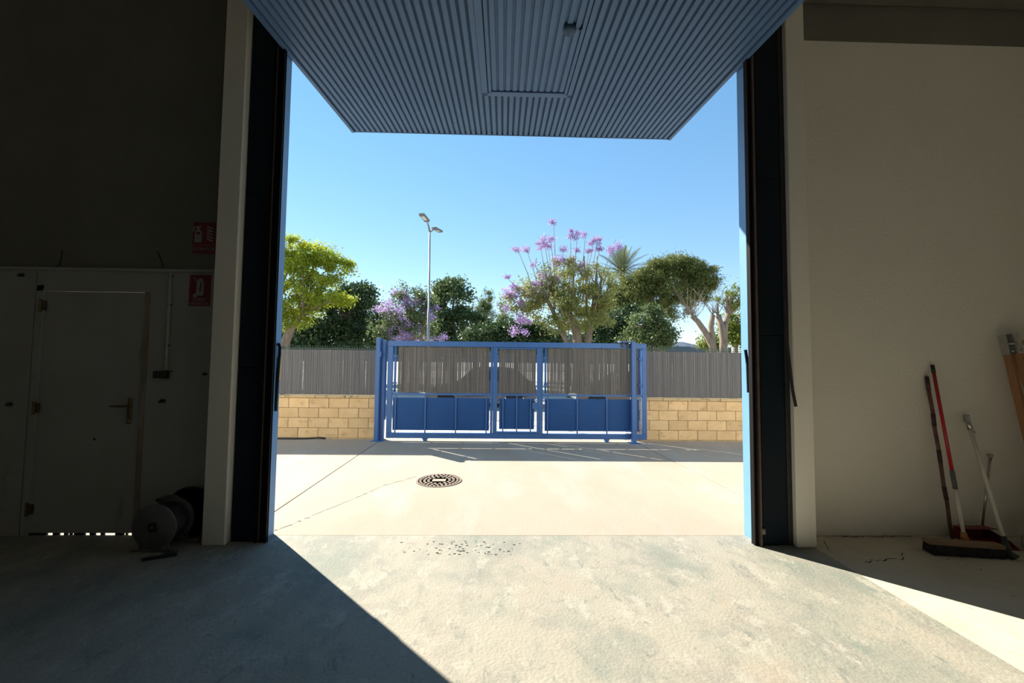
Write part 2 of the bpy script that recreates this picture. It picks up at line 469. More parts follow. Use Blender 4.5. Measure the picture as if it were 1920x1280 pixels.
# ------------------------------------------------------------------ the setting: floor, yard, street
XL, XR, YB, ZC = -7.5, 5.1, -6.5, 5.7
fl = box(XL, XR, YB, YW - 0.004, -0.2, 0.0).top('floor', 'floor', (0, 0, 0))
tag(fl, 'bare concrete warehouse floor on both sides of the painted lane', 'floor', kind='structure')
MB().box(XL, 2.575, YB, YW - 0.004, -0.05, 0.002).build('painted_lane', 'lane', fl, label='worn grey-green painted lane leading to the doorway')

yd = thing('courtyard', 'pale sunlit concrete yard between doorway and sliding gate', 'yard', (0, YW, 0), kind='structure')
Y0, Y1 = YW + 0.004, 8.30
def yslab(xa0, xa1, xb0, xb1):
    z0, z1 = yard_z(Y0), yard_z(Y1)
    b = MB().add([(xa0, Y0, z0), (xb0, Y0, z0), (xb1, Y1, z1), (xa1, Y1, z1), (xa0, Y0, z0 - .2), (xb0, Y0, z0 - .2), (xb1, Y1, z1 - .2), (xa1, Y1, z1 - .2)],
                 [(0, 1, 2, 3), (7, 6, 5, 4), (0, 4, 5, 1), (1, 5, 6, 2), (2, 6, 7, 3), (3, 7, 4, 0)])
    b.build('concrete_slab', 'yard', yd)
yslab(-14, -14, -2.217, -2.427)
yslab(-2.201, -2.411, 2.790, 2.670)
yslab(2.806, 2.686, 14, 14)
MB().add([(-14, Y0 - 0.003, -0.04), (14, Y0 - 0.003, -0.04), (14, Y1, yard_z(Y1) - 0.04), (-14, Y1, yard_z(Y1) - 0.04)], [(0, 1, 2, 3)]).build('joint', 'joint', yd)
def crack(pts, wd, name='crack', seed=1, fine=9):
    r = random.Random(seed)
    P = []
    for (a, b) in zip(pts[:-1], pts[1:]):
        for k in range(fine):
            t = k / fine
            P.append((a[0] + (b[0] - a[0]) * t + r.uniform(-.012, .012), a[1] + (b[1] - a[1]) * t + r.uniform(-.02, .02)))
    P.append(pts[-1])
    mb = MB()
    V, F = [], []
    for i, (x, y) in enumerate(P):
        wv = wd * r.uniform(0.3, 1.0)
        z = (yard_z(y) if y > YW else 0.002 if x < 2.575 else 0.0) + 0.0012
        V += [(x, y - wv, z), (x, y + wv, z)]
        if i:
            F.append((2 * i - 2, 2 * i, 2 * i + 1, 2 * i - 1))
    mb.add(V, F).build(name, 'joint', yd if pts[0][1] > YW else fl)
crack([(-1.969, 3.612), (-1.86, 3.85), (-1.718, 4.225), (-1.56, 4.6), (-1.425, 4.986), (-1.113, 5.406)], 0.011)
crack([(2.74, 3.40), (2.66, 3.27), (2.64, 3.05)], 0.007, seed=2)
crack([(2.78, 3.05), (2.86, 3.09), (3.10, 3.10), (3.22, 3.19)], 0.007, seed=3)
crack([(3.47, 3.13), (3.50, 3.02), (3.56, 2.92)], 0.006, seed=4)
crack([(2.90, 3.505), (3.20, 3.507), (3.60, 3.503)], 0.010, seed=5)

chips = MB()
cr = random.Random(41)
for k in range(70):
    x, y = -0.48 + cr.gauss(0, 0.22) + 0.28 * cr.random(), 3.30 + cr.uniform(-0.13, 0.12)
    s_ = cr.uniform(0.003, 0.011)
    n_ = cr.choice((4, 5, 6))
    chips.add([(x + s_ * 1.4 * math.cos(2 * math.pi * i / n_ + k), y + s_ * math.sin(2 * math.pi * i / n_ + k), 0.0025) for i in range(n_)] + [(x, y, 0.006)], [(i, (i + 1) % n_, n_) for i in range(n_)])
chips.build('chips', 'joint', fl, kind='stuff', label='small dark chips on the floor by the sill')
zs = -0.15
st = box(-70, 70, 10.9, 420, zs - 0.4, zs).top('street', 'street', (0, 11, zs))
tag(st, 'sunlit asphalt street behind the fence', 'street', kind='structure')
sw = thing('sidewalk', 'pale paved pavement strip just outside the gate', 'sidewalk', (0, 9.6, zs), kind='structure')
box(-14, 14, Y1 + 0.002, 10.9, zs - 0.3, -0.115).build('paving_bed', 'paving', sw)
tile = MB().cbox(0, 0.392, 0, 0.392, 0, 0.012, 0.004).mesh('paving_slab', G['paving'])
for i in range(16):
    for j in range(6):
        o = bpy.data.objects.new('paving_slab', tile)
        C.objects.link(o)
        o.parent = sw
        o.location = Vector((-3.1 + i * 0.4, Y1 + 0.01 + j * 0.4, -0.115)) - sw.location
tag(box(-40, 40, 16.6, 60, zs - 0.1, zs + 0.05).top('far_sidewalk', 'paving', (0, 17, zs)), 'pale ground across the street where the trees stand', 'sidewalk', kind='structure')
hl = MB()
V, F = [], []
hr = random.Random(3)
for i in range(61):
    x = -300 + i * 10
    h = 11 + 6 * math.sin(x * 0.013 + 1) + 4 * math.sin(x * 0.041) + hr.uniform(-.6, .6)
    V += [(x, 395, zs - 0.3), (x, 405, max(2, h) * 1.35), (x, 418, max(3, h) * 1.75)]
    if i:
        a, b = 3 * (i - 1), 3 * i
        F += [(a, b, b + 1, a + 1), (a + 1, b + 1, b + 2, a + 2)]
hl.add(V, F)
tag(hl.top('hills', 'hill', (0, 400, 0)), 'hazy bluish hills on the horizon beyond the trees', 'hill', kind='structure')

# ------------------------------------------------------------------ warehouse shell
TH = 0.16
DX0, DX1, DZ = -3.945, -3.09, 2.055           # opening of the small door
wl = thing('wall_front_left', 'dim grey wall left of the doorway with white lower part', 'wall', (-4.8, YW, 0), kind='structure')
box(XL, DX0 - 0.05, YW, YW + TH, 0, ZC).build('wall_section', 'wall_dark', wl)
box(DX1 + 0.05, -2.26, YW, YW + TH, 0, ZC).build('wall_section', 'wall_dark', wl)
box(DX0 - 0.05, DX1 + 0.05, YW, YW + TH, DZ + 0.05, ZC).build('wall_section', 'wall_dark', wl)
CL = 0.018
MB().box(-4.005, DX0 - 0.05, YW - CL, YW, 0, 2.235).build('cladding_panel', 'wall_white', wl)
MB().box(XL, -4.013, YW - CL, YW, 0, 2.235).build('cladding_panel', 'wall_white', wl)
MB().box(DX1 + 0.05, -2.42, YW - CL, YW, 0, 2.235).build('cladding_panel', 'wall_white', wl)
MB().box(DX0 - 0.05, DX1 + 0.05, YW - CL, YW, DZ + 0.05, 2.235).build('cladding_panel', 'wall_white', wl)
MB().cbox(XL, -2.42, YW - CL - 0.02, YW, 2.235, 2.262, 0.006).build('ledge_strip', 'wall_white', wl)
wr = thing('wall_front_right', 'cream textured plaster wall right of the doorway', 'wall', (4.0, YW, 0), kind='structure')
box(2.45, XR, YW, YW + TH, 0, ZC).build('wall_section', 'wall_cream', wr)
box(2.45, XR, YW - 0.003, YW, 4.51, 4.875).build('unpainted_band', 'wall_dark', wr, label='darker unpainted band above the cream paint')
MB().cbox(2.45, XR, YW - 0.10, YW, 4.875, 5.25, 0.01).build('beam', 'wall_dark', wr)
tag(box(-2.26, 2.45, YW, YW + TH, 4.32, ZC).top('wall_front_top', 'wall_dark', (0, YW, 4.32)), 'dark wall over the doorway hidden behind the raised door', 'wall', kind='structure')
tag(box(XL - .2, XL, YB, YW + TH, -0.2, ZC).top('wall_left', 'room', (XL, 0, 0)), 'side wall of the warehouse at far left', 'wall', kind='structure')
tag(box(XR, XR + .2, YB, YW + TH, -0.2, ZC).top('wall_right', 'wall_cream', (XR, 0, 0)), 'side wall of the warehouse at far right', 'wall', kind='structure')
tag(box(XL - .2, XR + .2, YB - .2, YB, -0.2, ZC).top('wall_back', 'room', (0, YB, 0)), 'rear wall of the warehouse behind the viewer', 'wall', kind='structure')
tag(box(XL - .2, XR + .2, YB - .2, YW + TH, ZC, ZC + .2).top('ceiling', 'room', (0, 0, ZC)), 'warehouse ceiling high above the raised door', 'ceiling', kind='structure')
fc = thing('wall_facade', 'unseen outer face of the warehouse, added to bounce sunlight into the yard', 'wall', (0, YW + TH, 0), kind='structure')  # outer skin out of view, added pale to throw sunlight back onto the yard
for (x0_, x1_, z0_, z1_) in ((-13, DX0 - 0.05, -0.1, ZC), (DX1 + 0.05, -2.26, -0.1, ZC), (DX0 - 0.05, DX1 + 0.05, DZ + 0.05, ZC), (-2.26, 2.45, 4.34, ZC), (2.45, 13, -0.1, ZC)):
    box(x0_, x1_, YW + TH, YW + TH + 0.025, z0_, z1_).build('facade_section', 'facade', fc)
tag(MB().cbox(-2.388, -2.205, 3.325, YW, 0, ZC, 0.006).top('trim_1', 'pillar', (-2.3, 3.4, 0)), 'grey-lit painted pillar at the left side of the doorway', 'pillar', kind='structure')
tag(MB().cbox(2.428, 2.592, 3.29, YW, 0, ZC, 0.006).top('trim_2', 'pillar', (2.51, 3.4, 0)), 'cream painted pillar at the right side of the doorway', 'pillar', kind='structure')

# ------------------------------------------------------------------ steel door posts (guides and counterweight housings)
HT = 5.6
dl = thing('trim_3', 'dark navy steel guide housing on the left of the doorway', 'door post', (-2.05, 3.42, 0), kind='structure')
MB().box(-2.203, -1.985, 3.40, YW - 0.002, 0.0, HT).build('housing_body', 'navy', dl)
for (a, b) in ((0.01, 1.42), (1.424, 2.9), (2.904, HT)):
    MB().cbox(-2.195, -2.005, 3.385, 3.40, a, b, 0.004).build('cover_panel', 'navy', dl)
MB().box(-1.998, -1.985, 3.365, 3.42, 0.0, HT).box(-1.985, -1.905, 3.385, 3.40, 0, HT).box(-1.918, -1.905, 3.37, 3.40, 0, HT).build('guide_channel', 'black_steel', dl)
MB().box(-1.975, -1.968, 3.372, 3.385, 0.0, HT).build('edge_strip', 'edge', dl)
MB().box(-1.985, -1.945, 3.40, 3.555, 0.0, 4.31).build('reveal_plate', 'reveal', dl, label='mid-blue painted outer reveal')
MB().tube([(-1.938, 3.50, 1.05), (-1.932, 3.50, 1.35), (-1.924, 3.50, 1.55), (-1.922, 3.495, 1.60), (-1.935, 3.49, 1.63)], 0.012, 8).build('lock_arm', 'navy', dl, True)
dr = thing('trim_4', 'dark navy steel guide housing on the right of the doorway', 'door post', (2.26, 3.42, 0), kind='structure')
MB().box(2.165, 2.385, 3.34, YW - 0.002, 0.0, HT).build('housing_body', 'navy', dr)
for (a, b) in ((0.01, 1.74), (1.744, 3.1), (3.104, HT)):
    MB().cbox(2.172, 2.372, 3.325, 3.34, a, b, 0.004).build('cover_panel', 'navy', dr)
MB().box(2.148, 2.163, 3.305, 3.42, 0.0, HT).box(2.10, 2.112, 3.325, 3.375, 0, HT).box(2.112, 2.15, 3.35, 3.375, 0, HT).build('guide_channel', 'black_steel', dr)
MB().box(2.138, 2.147, 3.302, 3.35, 0.0, HT).build('edge_strip', 'edge', dr)
MB().box(2.143, 2.165, 3.375, 3.545, 0.0, 4.31).build('reveal_plate', 'reveal', dr, label='sunlit light blue outer reveal')
MB().box(2.385, 2.4275, 3.335, YW, 0, HT).build('gap_shade_strip', 'rubber', dr)  # black strip put in for the shade of the open gap beside the pillar
MB().cbox(2.140, 2.168, 3.288, 3.305, 0.105, 0.155, 0.004).box(2.146, 2.156, 3.278, 3.29, 0.115, 0.145).build('latch', 'edge', dr)
MB().beam((2.130, 3.43, 1.25), (2.126, 3.43, 1.5), 0.02, 0.012).beam((2.126, 3.43, 1.5), (2.108, 3.425, 1.62), 0.022, 0.012).build('lock_arm', 'navy', dr)
rs = MB()
pts = [at(1472, 560, 3.27), at(1474, 620, 3.268), at(1480, 680, 3.265), at(1486, 730, 3.262), at(1492, 761, 3.26)]
for a, b in zip(pts[:-1], pts[1:]):
    rs.beam(a, b + (b - a) * 0.03, 0.022, 0.008)
rs.build('rubber_strip', 'rubber', dr, label='black rubber strip hanging loose')

# ------------------------------------------------------------------ raised up-and-over door
PX0, PX1, PY0, PY1 = -1.93, 2.12, 0.74, 4.95
SL = 0.115
def pz(y):
    return 4.36 + SL * (y - PY1)
ang = math.atan(SL)
od = thing('door_2', 'big blue ribbed up-and-over door raised overhead, with small inset door', 'door', (0.095, 2.85, pz(2.85)), kind='structure')
ca, sa = math.cos(ang), math.sin(ang)
def pbox(x0, x1, y0, y1, d0, d1, mb=None):
    """box on the door leaf: y along the leaf (horizontal measure), d = depth above (+) or below (-) its lower skin"""
    mb = mb or MB()
    V = []
    for d in (d0, d1):
        for (x, y) in ((x0, y0), (x1, y0), (x1, y1), (x0, y1)):
            V.append((x, y - sa * d, pz(y) + ca * d))
    return mb.add(V, [(0, 3, 2, 1), (4, 5, 6, 7), (0, 1, 5, 4), (1, 2, 6, 5), (2, 3, 7, 6), (3, 0, 4, 7)])
IX0, IX1, IY = -0.175, 0.625, 3.97           # inset door
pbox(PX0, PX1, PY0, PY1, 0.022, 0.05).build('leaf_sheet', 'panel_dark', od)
pbox(PX0, PX0 + 0.035, PY0, PY1, -0.012, 0.022, pbox(PX0 - 0.008, PX0, PY0, PY1, 0.0, 0.05)).build('edge_profile', 'panel', od)
pbox(PX1 - 0.035, PX1, PY0, PY1, -0.012, 0.022, pbox(PX1, PX1 + 0.008, PY0, PY1, 0.0, 0.05)).build('edge_profile', 'panel', od)
pbox(PX0 - 0.008, PX1 + 0.008, PY1 - 0.012, PY1 + 0.004, -0.004, 0.055).build('edge_profile', 'panel', od)
NP = 60
pitch = (PX1 - PX0 - 0.09) / NP
slat_cache = {}
def slat(xc, y0, y1, wd, parent, d0=0.0):
    key = (round(y0, 3), round(y1, 3), wd, d0)
    if key not in slat_cache:
        V = []
        for y in (y0, y1):
            for (x, d) in ((-wd / 2 - 0.005, 0.0225), (-wd / 2, d0), (wd / 2, d0), (wd / 2 + 0.005, 0.0225)):
                V.append((x, y - sa * d - od.location.y, pz(y) + ca * d - od.location.z))
        F = [(0, 1, 5, 4), (1, 2, 6, 5), (2, 3, 7, 6), (3, 0, 4, 7), (0, 3, 2, 1), (4, 5, 6, 7)]
        me = bpy.data.meshes.new('slat')
        me.from_pydata(V, [], F)
        me.materials.append(G['panel'])
        slat_cache[key] = me
    o = bpy.data.objects.new('slat', slat_cache[key])
    C.objects.link(o)
    o.parent = parent
    o.location = (xc - od.location.x, 0, 0)
    return o
for i in range(NP):
    xc = PX0 + 0.045 + pitch * (i + 0.5)
    if IX0 - 0.075 < xc < IX1 + 0.075:
        slat(xc, IY + 0.075, PY1 - 0.014, pitch * 0.60, od)
    else:
        slat(xc, PY0 + 0.02, PY1 - 0.014, pitch * 0.60, od)
# frame round the inset door, and the inset door itself with its own slats
fr = pbox(IX0 - 0.07, IX0 - 0.012, PY0 + 0.02, IY + 0.07, -0.004, 0.022)
pbox(IX1 + 0.012, IX1 + 0.055, PY0 + 0.02, IY + 0.07, -0.004, 0.022, fr)
pbox(IX0 - 0.07, IX1 + 0.055, IY + 0.016, IY + 0.07, -0.004, 0.022, fr)
fr.build('inset_frame', 'panel', od)
idr = pbox(IX0, IX1, PY0 + 0.05, IY, 0.014, 0.0218).build('inset_door', 'panel', od, label='small pedestrian door set into the raised leaf')
e = pbox(IX0, IX0 + 0.028, PY0 + 0.05, IY, -0.012, 0.014)
pbox(IX1 - 0.028, IX1, PY0 + 0.05, IY, -0.012, 0.014, e)
pbox(IX0, IX1, IY - 0.022, IY, -0.012, 0.014, e)
e.build('inset_edge', 'panel', idr)
for i in range(11):
    xc = IX0 + 0.028 + (IX1 - IX0 - 0.056) / 11 * (i + 0.5)
    slat(xc, PY0 + 0.06, IY - 0.045, 0.040, idr, d0=-0.008)
ky = 3.03
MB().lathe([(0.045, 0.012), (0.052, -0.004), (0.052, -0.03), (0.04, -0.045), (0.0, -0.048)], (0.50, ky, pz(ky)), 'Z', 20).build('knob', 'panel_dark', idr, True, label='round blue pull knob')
MB().lathe([(0.014, 0.012), (0.014, -0.02), (0, -0.022)], (0.585, ky, pz(ky)), 'Z', 12).build('lock_cylinder', 'black', idr, True)

# ------------------------------------------------------------------ small steel door on the left
d1 = thing('door_1', 'closed off-white steel door in the dim left wall', 'door', (-3.52, YW, 0), kind='structure')
MB().box(DX0 - 0.05, DX0 + 0.002, YW - 0.022, YW + 0.05, 0, DZ + 0.05).box(DX0 - 0.05, DX1 + 0.05, YW - 0.022, YW + 0.05, DZ + 0.004, DZ + 0.05).build('door_frame', 'wall_white', d1)
MB().box(DX1 + 0.003, DX1 + 0.05, YW - 0.022, YW + 0.05, 0, DZ + 0.004).build('door_jamb', 'rust_wood', d1, label='brown stained jamb with flaking paint')
MB().cbox(DX0 + 0.006, DX1 - 0.002, YW - 0.012, YW + 0.012, 0.021, DZ, 0.003).build('door_leaf', 'wall_white', d1)
for z in (0.22, 1.06, 1.93):
    MB().tube([(DX0 - 0.004, YW - 0.03, z - 0.055), (DX0 - 0.004, YW - 0.03, z + 0.055)], 0.011, 8).box(DX0 - 0.004, DX0 + 0.035, YW - 0.026, YW - 0.018, z - 0.04, z + 0.04).build('hinge', 'brass', d1)
hd = MB().cbox(-3.185, -3.148, YW - 0.026, YW - 0.012, 0.93, 1.15, 0.005).build('handle_plate', 'brass', d1)
MB().tube([(-3.166, YW - 0.02, 1.085), (-3.166, YW - 0.062, 1.085), (-3.19, YW - 0.068, 1.085), (-3.285, YW - 0.066, 1.082)], [0.011, 0.010, 0.009, 0.008], 8).build('handle', 'brass', hd, True)
MB().lathe([(0.008, 0), (0.008, -0.006), (0, -0.007)], (-3.163, YW - 0.026, 0.955), 'Y', 10).build('key_cylinder', 'chrome', hd, True)
sx = [(-3.945, -3.80), (-3.752, -3.70), (-3.66, -3.63), (-3.615, -3.595), (-3.58, -3.49), (-3.45, -3.405), (-3.36, -3.33), (-3.24, -3.17), (-3.155, -3.14)]
for a, b in sx:
    MB().cbox(a, b, YW - 0.006, YW + 0.01, 0.0, 0.025, 0.002).build('bottom_seal', 'rubber', d1)
MB().lathe([(0.011, 0), (0.008, -0.004), (0, -0.005)], (-3.45, YW - 0.012, 0.80), 'Y', 10).build('peephole', 'black', d1, True)

# signs on the left wall
def sign_base(name, label, x0, x1, z0, z1, y):
    t = thing(name, label, 'sign', ((x0 + x1) / 2, y, z0), 'fire safety signs on the left wall')
    MB().cbox(x0, x1, y - 0.004, y, z0, z1, 0.001).build('sign_plate', 'red', t)
    return t
yy = YW - 0.0005
s1 = sign_base('fire_sign', 'red sign reading EXTINTOR with extinguisher and flames, above the ledge', -2.722, -2.530, 2.408, 2.683, yy)
def white(poly, name, parent, y):
    MB().prism(poly, y - 0.0055, y - 0.004).build(name, 'sign_white', parent)
def ell(cx, cz, rx, rz, a0=0, a1=360, n=16):
    return [(cx + rx * math.cos(math.radians(a0 + (a1 - a0) * k / n)), cz + rz * math.sin(math.radians(a0 + (a1 - a0) * k / n))) for k in range(n + (a1 - a0 < 360))]
ex, ez = -2.675, 2.505
white([(ex - 0.03, ez), (ex + 0.03, ez), (ex + 0.03, ez + 0.095), (ex + 0.012, ez + 0.115), (ex + 0.012, ez + 0.13), (ex - 0.012, ez + 0.13), (ex - 0.012, ez + 0.115), (ex - 0.03, ez + 0.095)], 'extinguisher_symbol', s1, yy)
white([(ex - 0.042, ez + 0.138), (ex + 0.022, ez + 0.148), (ex + 0.022, ez + 0.136), (ex - 0.034, ez + 0.127), (ex - 0.038, ez + 0.095), (ex - 0.047, ez + 0.095)], 'hose_symbol', s1, yy)
MB().box(ex - 0.018, ex + 0.018, yy - 0.0062, yy - 0.0055, ez + 0.07, ez + 0.092).build('symbol_label', 'red', s1)
for k in range(5):
    z = 2.515 + k * 0.027
    white([(-2.602, z + 0.022), (-2.576, z + 0.004), (-2.550, z - 0.002), (-2.547, z + 0.010), (-2.572, z + 0.017), (-2.600, z + 0.036)], 'flame_symbol', s1, yy)
white([(-2.716, 2.478), (-2.536, 2.478), (-2.536, 2.481), (-2.716, 2.481)], 'border_line', s1, yy)
text_part('lettering', 'EXTINTOR', 0.042, (-2.626, yy - 0.005, 2.444), 'sign_white', s1)
yy2 = YW - CL - 0.0005
s2 = sign_base('fire_sign', 'red sign reading CARRO EXTINTOR with wheeled extinguisher, below the ledge', -2.716, -2.534, 1.945, 2.215, yy2)
cx = -2.622
white([(cx - 0.036, 2.035), (cx + 0.03, 2.035), (cx + 0.03, 2.15), (cx + 0.02, 2.178), (cx + 0.0, 2.188), (cx - 0.02, 2.178), (cx - 0.032, 2.15)], 'extinguisher_symbol', s2, yy2)
MB().prism([(cx - 0.008, 2.07), (cx + 0.004, 2.07), (cx + 0.012, 2.15), (cx + 0.002, 2.15)], yy2 - 0.0064, yy2 - 0.0055).build('symbol_label', 'red', s2)
MB().prism(ell(cx - 0.042, 2.035, 0.017, 0.017), yy2 - 0.0068, yy2 - 0.004).build('wheel_symbol', 'sign_white', s2)
white([(cx - 0.06, 2.192), (cx - 0.054, 2.195), (cx - 0.03, 2.155), (cx - 0.036, 2.152)], 'handle_symbol', s2, yy2)
white([(-2.710, 2.012), (-2.540, 2.012), (-2.540, 2.016), (-2.710, 2.016)], 'border_line', s2, yy2)
text_part('lettering', 'CARRO', 0.034, (-2.625, yy2 - 0.005, 1.994), 'sign_white', s2)
text_part('lettering', 'EXTINTOR', 0.034, (-2.625, yy2 - 0.005, 1.964), 'sign_white', s2)

# conduit with switch boxes, wires and wall plugs
yc = YW - CL
cd = thing('electrical_conduit', 'thin white conduit running down from ledge to switch boxes', 'conduit', (-2.872, yc, 1.39))
MB().tube([(-2.872, yc - 0.012, 1.392), (-2.872, yc - 0.012, 2.232)], 0.011, 10).build('pipe', 'conduit', cd, True)
for z in (1.6, 1.95, 2.2):
    MB().box(-2.888, -2.856, yc - 0.016, yc, z - 0.008, z + 0.008).build('clip', 'grey_plastic', cd)
sbx = thing('switch_box', 'pair of small black switch boxes under the white conduit', 'switch', (-2.90, yc, 1.32))
MB().cbox(-2.955, -2.903, yc - 0.045, yc, 1.322, 1.382, 0.006).build('switch_body', 'black', sbx)
MB().cbox(-2.897, -2.845, yc - 0.045, yc, 1.318, 1.384, 0.006).build('switch_body', 'black', sbx)
MB().tube([(-2.845, yc - 0.02, 1.378), (-2.825, yc - 0.02, 1.386), (-2.812, yc - 0.012, 1.378)], 0.004, 6).build('wire_end', 'black', sbx, True)
def wire(label, pts):
    b = pts[-1]
    o = MB().tube(pts, 0.0045, 6).top('loose_wire', 'black', b, True)
    tag(o, label, 'wire', 'wires sticking up from the ledge')
wire('short black wire end sticking up from ledge above door middle', [(-3.80, YW - 0.03, 2.41), (-3.803, YW - 0.03, 2.34), (-3.815, YW - 0.03, 2.28), (-3.845, YW - 0.035, 2.262)])
wire('slanting black wire end sticking up beside the white conduit top', [(-2.995, YW - 0.03, 2.415), (-2.965, YW - 0.03, 2.345), (-2.94, YW - 0.03, 2.28), (-2.955, YW - 0.035, 2.262)])
def plug(label, x, z, s):
    o = MB().cbox(x - s, x + s, yc - 0.02, yc, z - s * 0.7, z + s * 0.7, s * 0.3).box(x - s * 1.7, x - s * 0.6, yc - 0.012, yc, z - s * 0.7, z).top('wall_plug', 'black', (x, yc, z))
    tag(o, label, 'plug', 'dark plugs and holes on the white cladding')
plug('dark stub on the wall below the switch boxes', -2.885, 1.128, 0.022)
plug('small dark bracket on the wall beside left pillar', -2.545, 1.36, 0.014)
plug('dark plug on cladding left of the door at handle height', -4.15, 1.09, 0.02)
plug('dark plug on cladding left of the door under the ledge', -4.13, 2.19, 0.02)

# hose reel standing by the left pillar
rl = thing('hose_reel', 'dim hose reel with pale disc and curved pipe beside left pillar', 'reel', (-2.68, 3.30, 0))
rx, rz_ = -2.66, 0.20
MB().lathe([(0.0, -0.1), (0.045, -0.1), (0.05, -0.095), (0.165, -0.095), (0.17, -0.088), (0.165, -0.08), (0.06, -0.08)], (rx, 3.29, rz_), 'Y', 40).build('flange', 'grey_plastic', rl, True)
MB().lathe([(0.06, 0.08), (0.165, 0.08), (0.17, 0.088), (0.165, 0.095), (0.0, 0.095)], (rx, 3.29, rz_), 'Y', 40).build('flange', 'grey_plastic', rl, True)
hub = MB()
for k in range(4):
    a = math.pi / 4 + k * math.pi / 2 + 0.2
    hub.lathe([(0.02, -0.108), (0.02, -0.094)], (rx + 0.024 * math.cos(a), 3.29, rz_ + 0.024 * math.sin(a)), 'Y', 14)
hub.build('hub', 'black', rl, True)
pts = []
for k in range(8 * 24):
    a = 2 * math.pi * k / 24
    pts.append((rx + 0.135 * math.cos(a), 3.225 + 0.13 * k / (8 * 24), rz_ + 0.135 * math.sin(a)))
MB().tube(pts, 0.011, 6).build('hose', 'rubber', rl, True)
big = MB().lathe([(0.19, -0.012), (0.205, 0.0), (0.19, 0.012), (0.175, 0.0), (0.19, -0.012)], (rx + 0.10, 3.43, rz_ + 0.03), 'Y', 40)
big.build('rear_drum', 'rubber', rl, True)
MB().tube([at(297, 937, 3.36), at(312, 930, 3.38), at(328, 929, 3.40), at(342, 937, 3.42), at(352, 955, 3.44), at(355, 985, 3.45), at(352, 1004, 3.45)], 0.010, 8).build('pipe_arm', 'grey_plastic', rl, True)
q = at(297, 937, 3.36)
MB().lathe([(0.014, -0.012), (0.016, 0.0), (0.012, 0.014)], q, 'X', 12).build('nozzle', 'black', rl, True)
st_ = MB().tube([(rx - 0.17, 3.22, 0.012), (rx + 0.17, 3.22, 0.012)], 0.012, 8).tube([(rx - 0.17, 3.40, 0.012), (rx + 0.20, 3.40, 0.012)], 0.012, 8)
for sx_ in (-0.12, 0.12):
    st_.tube([(rx + sx_, 3.22, 0.012), (rx + sx_ * 0.2, 3.195, rz_)], 0.009, 8).tube([(rx + sx_, 3.40, 0.012), (rx + sx_ * 0.2, 3.395, rz_)], 0.009, 8)
st_.tube([(rx, 3.18, rz_), (rx, 3.46, rz_)], 0.012, 8)
st_.build('stand', 'grey_plastic', rl, True)
tb = MB().beam((-2.63, 3.075, 0.012), (-2.445, 3.16, 0.012), 0.022, 0.02, (0, 0, 1)).beam((-2.535, 3.12, 0.012), (-2.52, 3.20, 0.012), 0.02, 0.02, (0, 0, 1))
tag(tb.top('tee_bar', 'rubber', (-2.535, 3.12, 0.0)), 'dark T-shaped bar lying on the floor before the reel', 'bar')

# yellow label on the outer left reveal
ylw = thing('yellow_label', 'yellow label stuck on the outer left door reveal', 'label', (-1.943, 3.53, 1.31))
MB().box(-1.945, -1.942, 3.508, 3.558, 1.312, 1.51).build('plate', 'yellow', ylw)
for k in range(5):
    MB().box(-1.942, -1.9412, 3.514, 3.514 + 0.03 + 0.006 * (k % 2), 1.335 + 0.034 * k, 1.341 + 0.034 * k).build('print_line', 'black', ylw)

# ------------------------------------------------------------------ tools by the right wall
def pole_tube(a, b, r0, r1, n=10):
    return MB().tube([a, b], [r0, r1], n)
def lerp(a, b, t):
    return Vector(a) + (Vector(b) - Vector(a)) * t
bt, bb = Vector((3.844, 3.495, 1.506)), Vector((3.752, 3.22, 0.105))
br = thing('push_broom', 'wide push broom with red and white handle leaning on wall', 'broom', (3.70, 3.18, 0))
pole_tube(lerp(bt, bb, 0.045), lerp(bt, bb, 0.63), 0.0125, 0.0125).build('handle_upper', 'red_pole', br, True, label='red upper handle')
pole_tube(bt, lerp(bt, bb, 0.05), 0.014, 0.014).build('hanger_cap', 'black', br, True)
pole_tube(lerp(bt, bb, 0.63), lerp(bt, bb, 0.735), 0.0165, 0.0155).build('grip_joint', 'grey_plastic', br, True)
pole_tube(lerp(bt, bb, 0.735), lerp(bt, bb, 0.985), 0.0125, 0.0125).build('handle_lower', 'white_pole', br, True, label='white lower handle')
h0, h1 = Vector((3.42, 3.21, 0.095)), Vector((3.945, 3.14, 0.085))
MB().beam(h0, h1, 0.075, 0.028, (0.15, 1, 0)).build('head_block', 'broom_wood', br)
bm_ = MB()
V = []
dv = (h1 - h0).normalized()
sd = Vector((-dv.y, dv.x, 0)).normalized()
for t, e_ in ((0.01, 0), (0.99, 0)):
    p = lerp(h0, h1, t)
    for s_ in (-1, 1):
        V.append(p + sd * 0.034 * s_ - Vector((0, 0, 0.014)))
for t in (0.03, 0.985):
    p = lerp(h0, h1, t)
    for s_ in (-1, 1):
        q = p + sd * 0.045 * s_
        V.append(Vector((q.x, q.y, 0.002)))
bm_.add(V, [(0, 2, 3, 1), (4, 5, 7, 6), (0, 4, 6, 2), (1, 3, 7, 5), (0, 1, 5, 4), (2, 6, 7, 3)])
br_r = random.Random(5)
for k in range(150):
    t = br_r.random()
    p = lerp(h0, h1, t) + sd * br_r.choice((-1, 1)) * br_r.uniform(0.030, 0.036) - Vector((0, 0, 0.012))
    q = lerp(h0, h1, t + br_r.uniform(-.01, .01)) + sd * (1 if (p - lerp(h0, h1, t)).dot(sd) > 0 else -1) * br_r.uniform(0.044, 0.054)
    bm_.beam(p, (q.x, q.y, 0.002), 0.004, 0.004)
bm_.build('bristles', 'bristle', br, kind='stuff')
MB().tube([lerp(bt, bb, 0.965), lerp(bt, bb, 1.005)], [0.018, 0.026], 10).build('socket', 'orange', br, True)

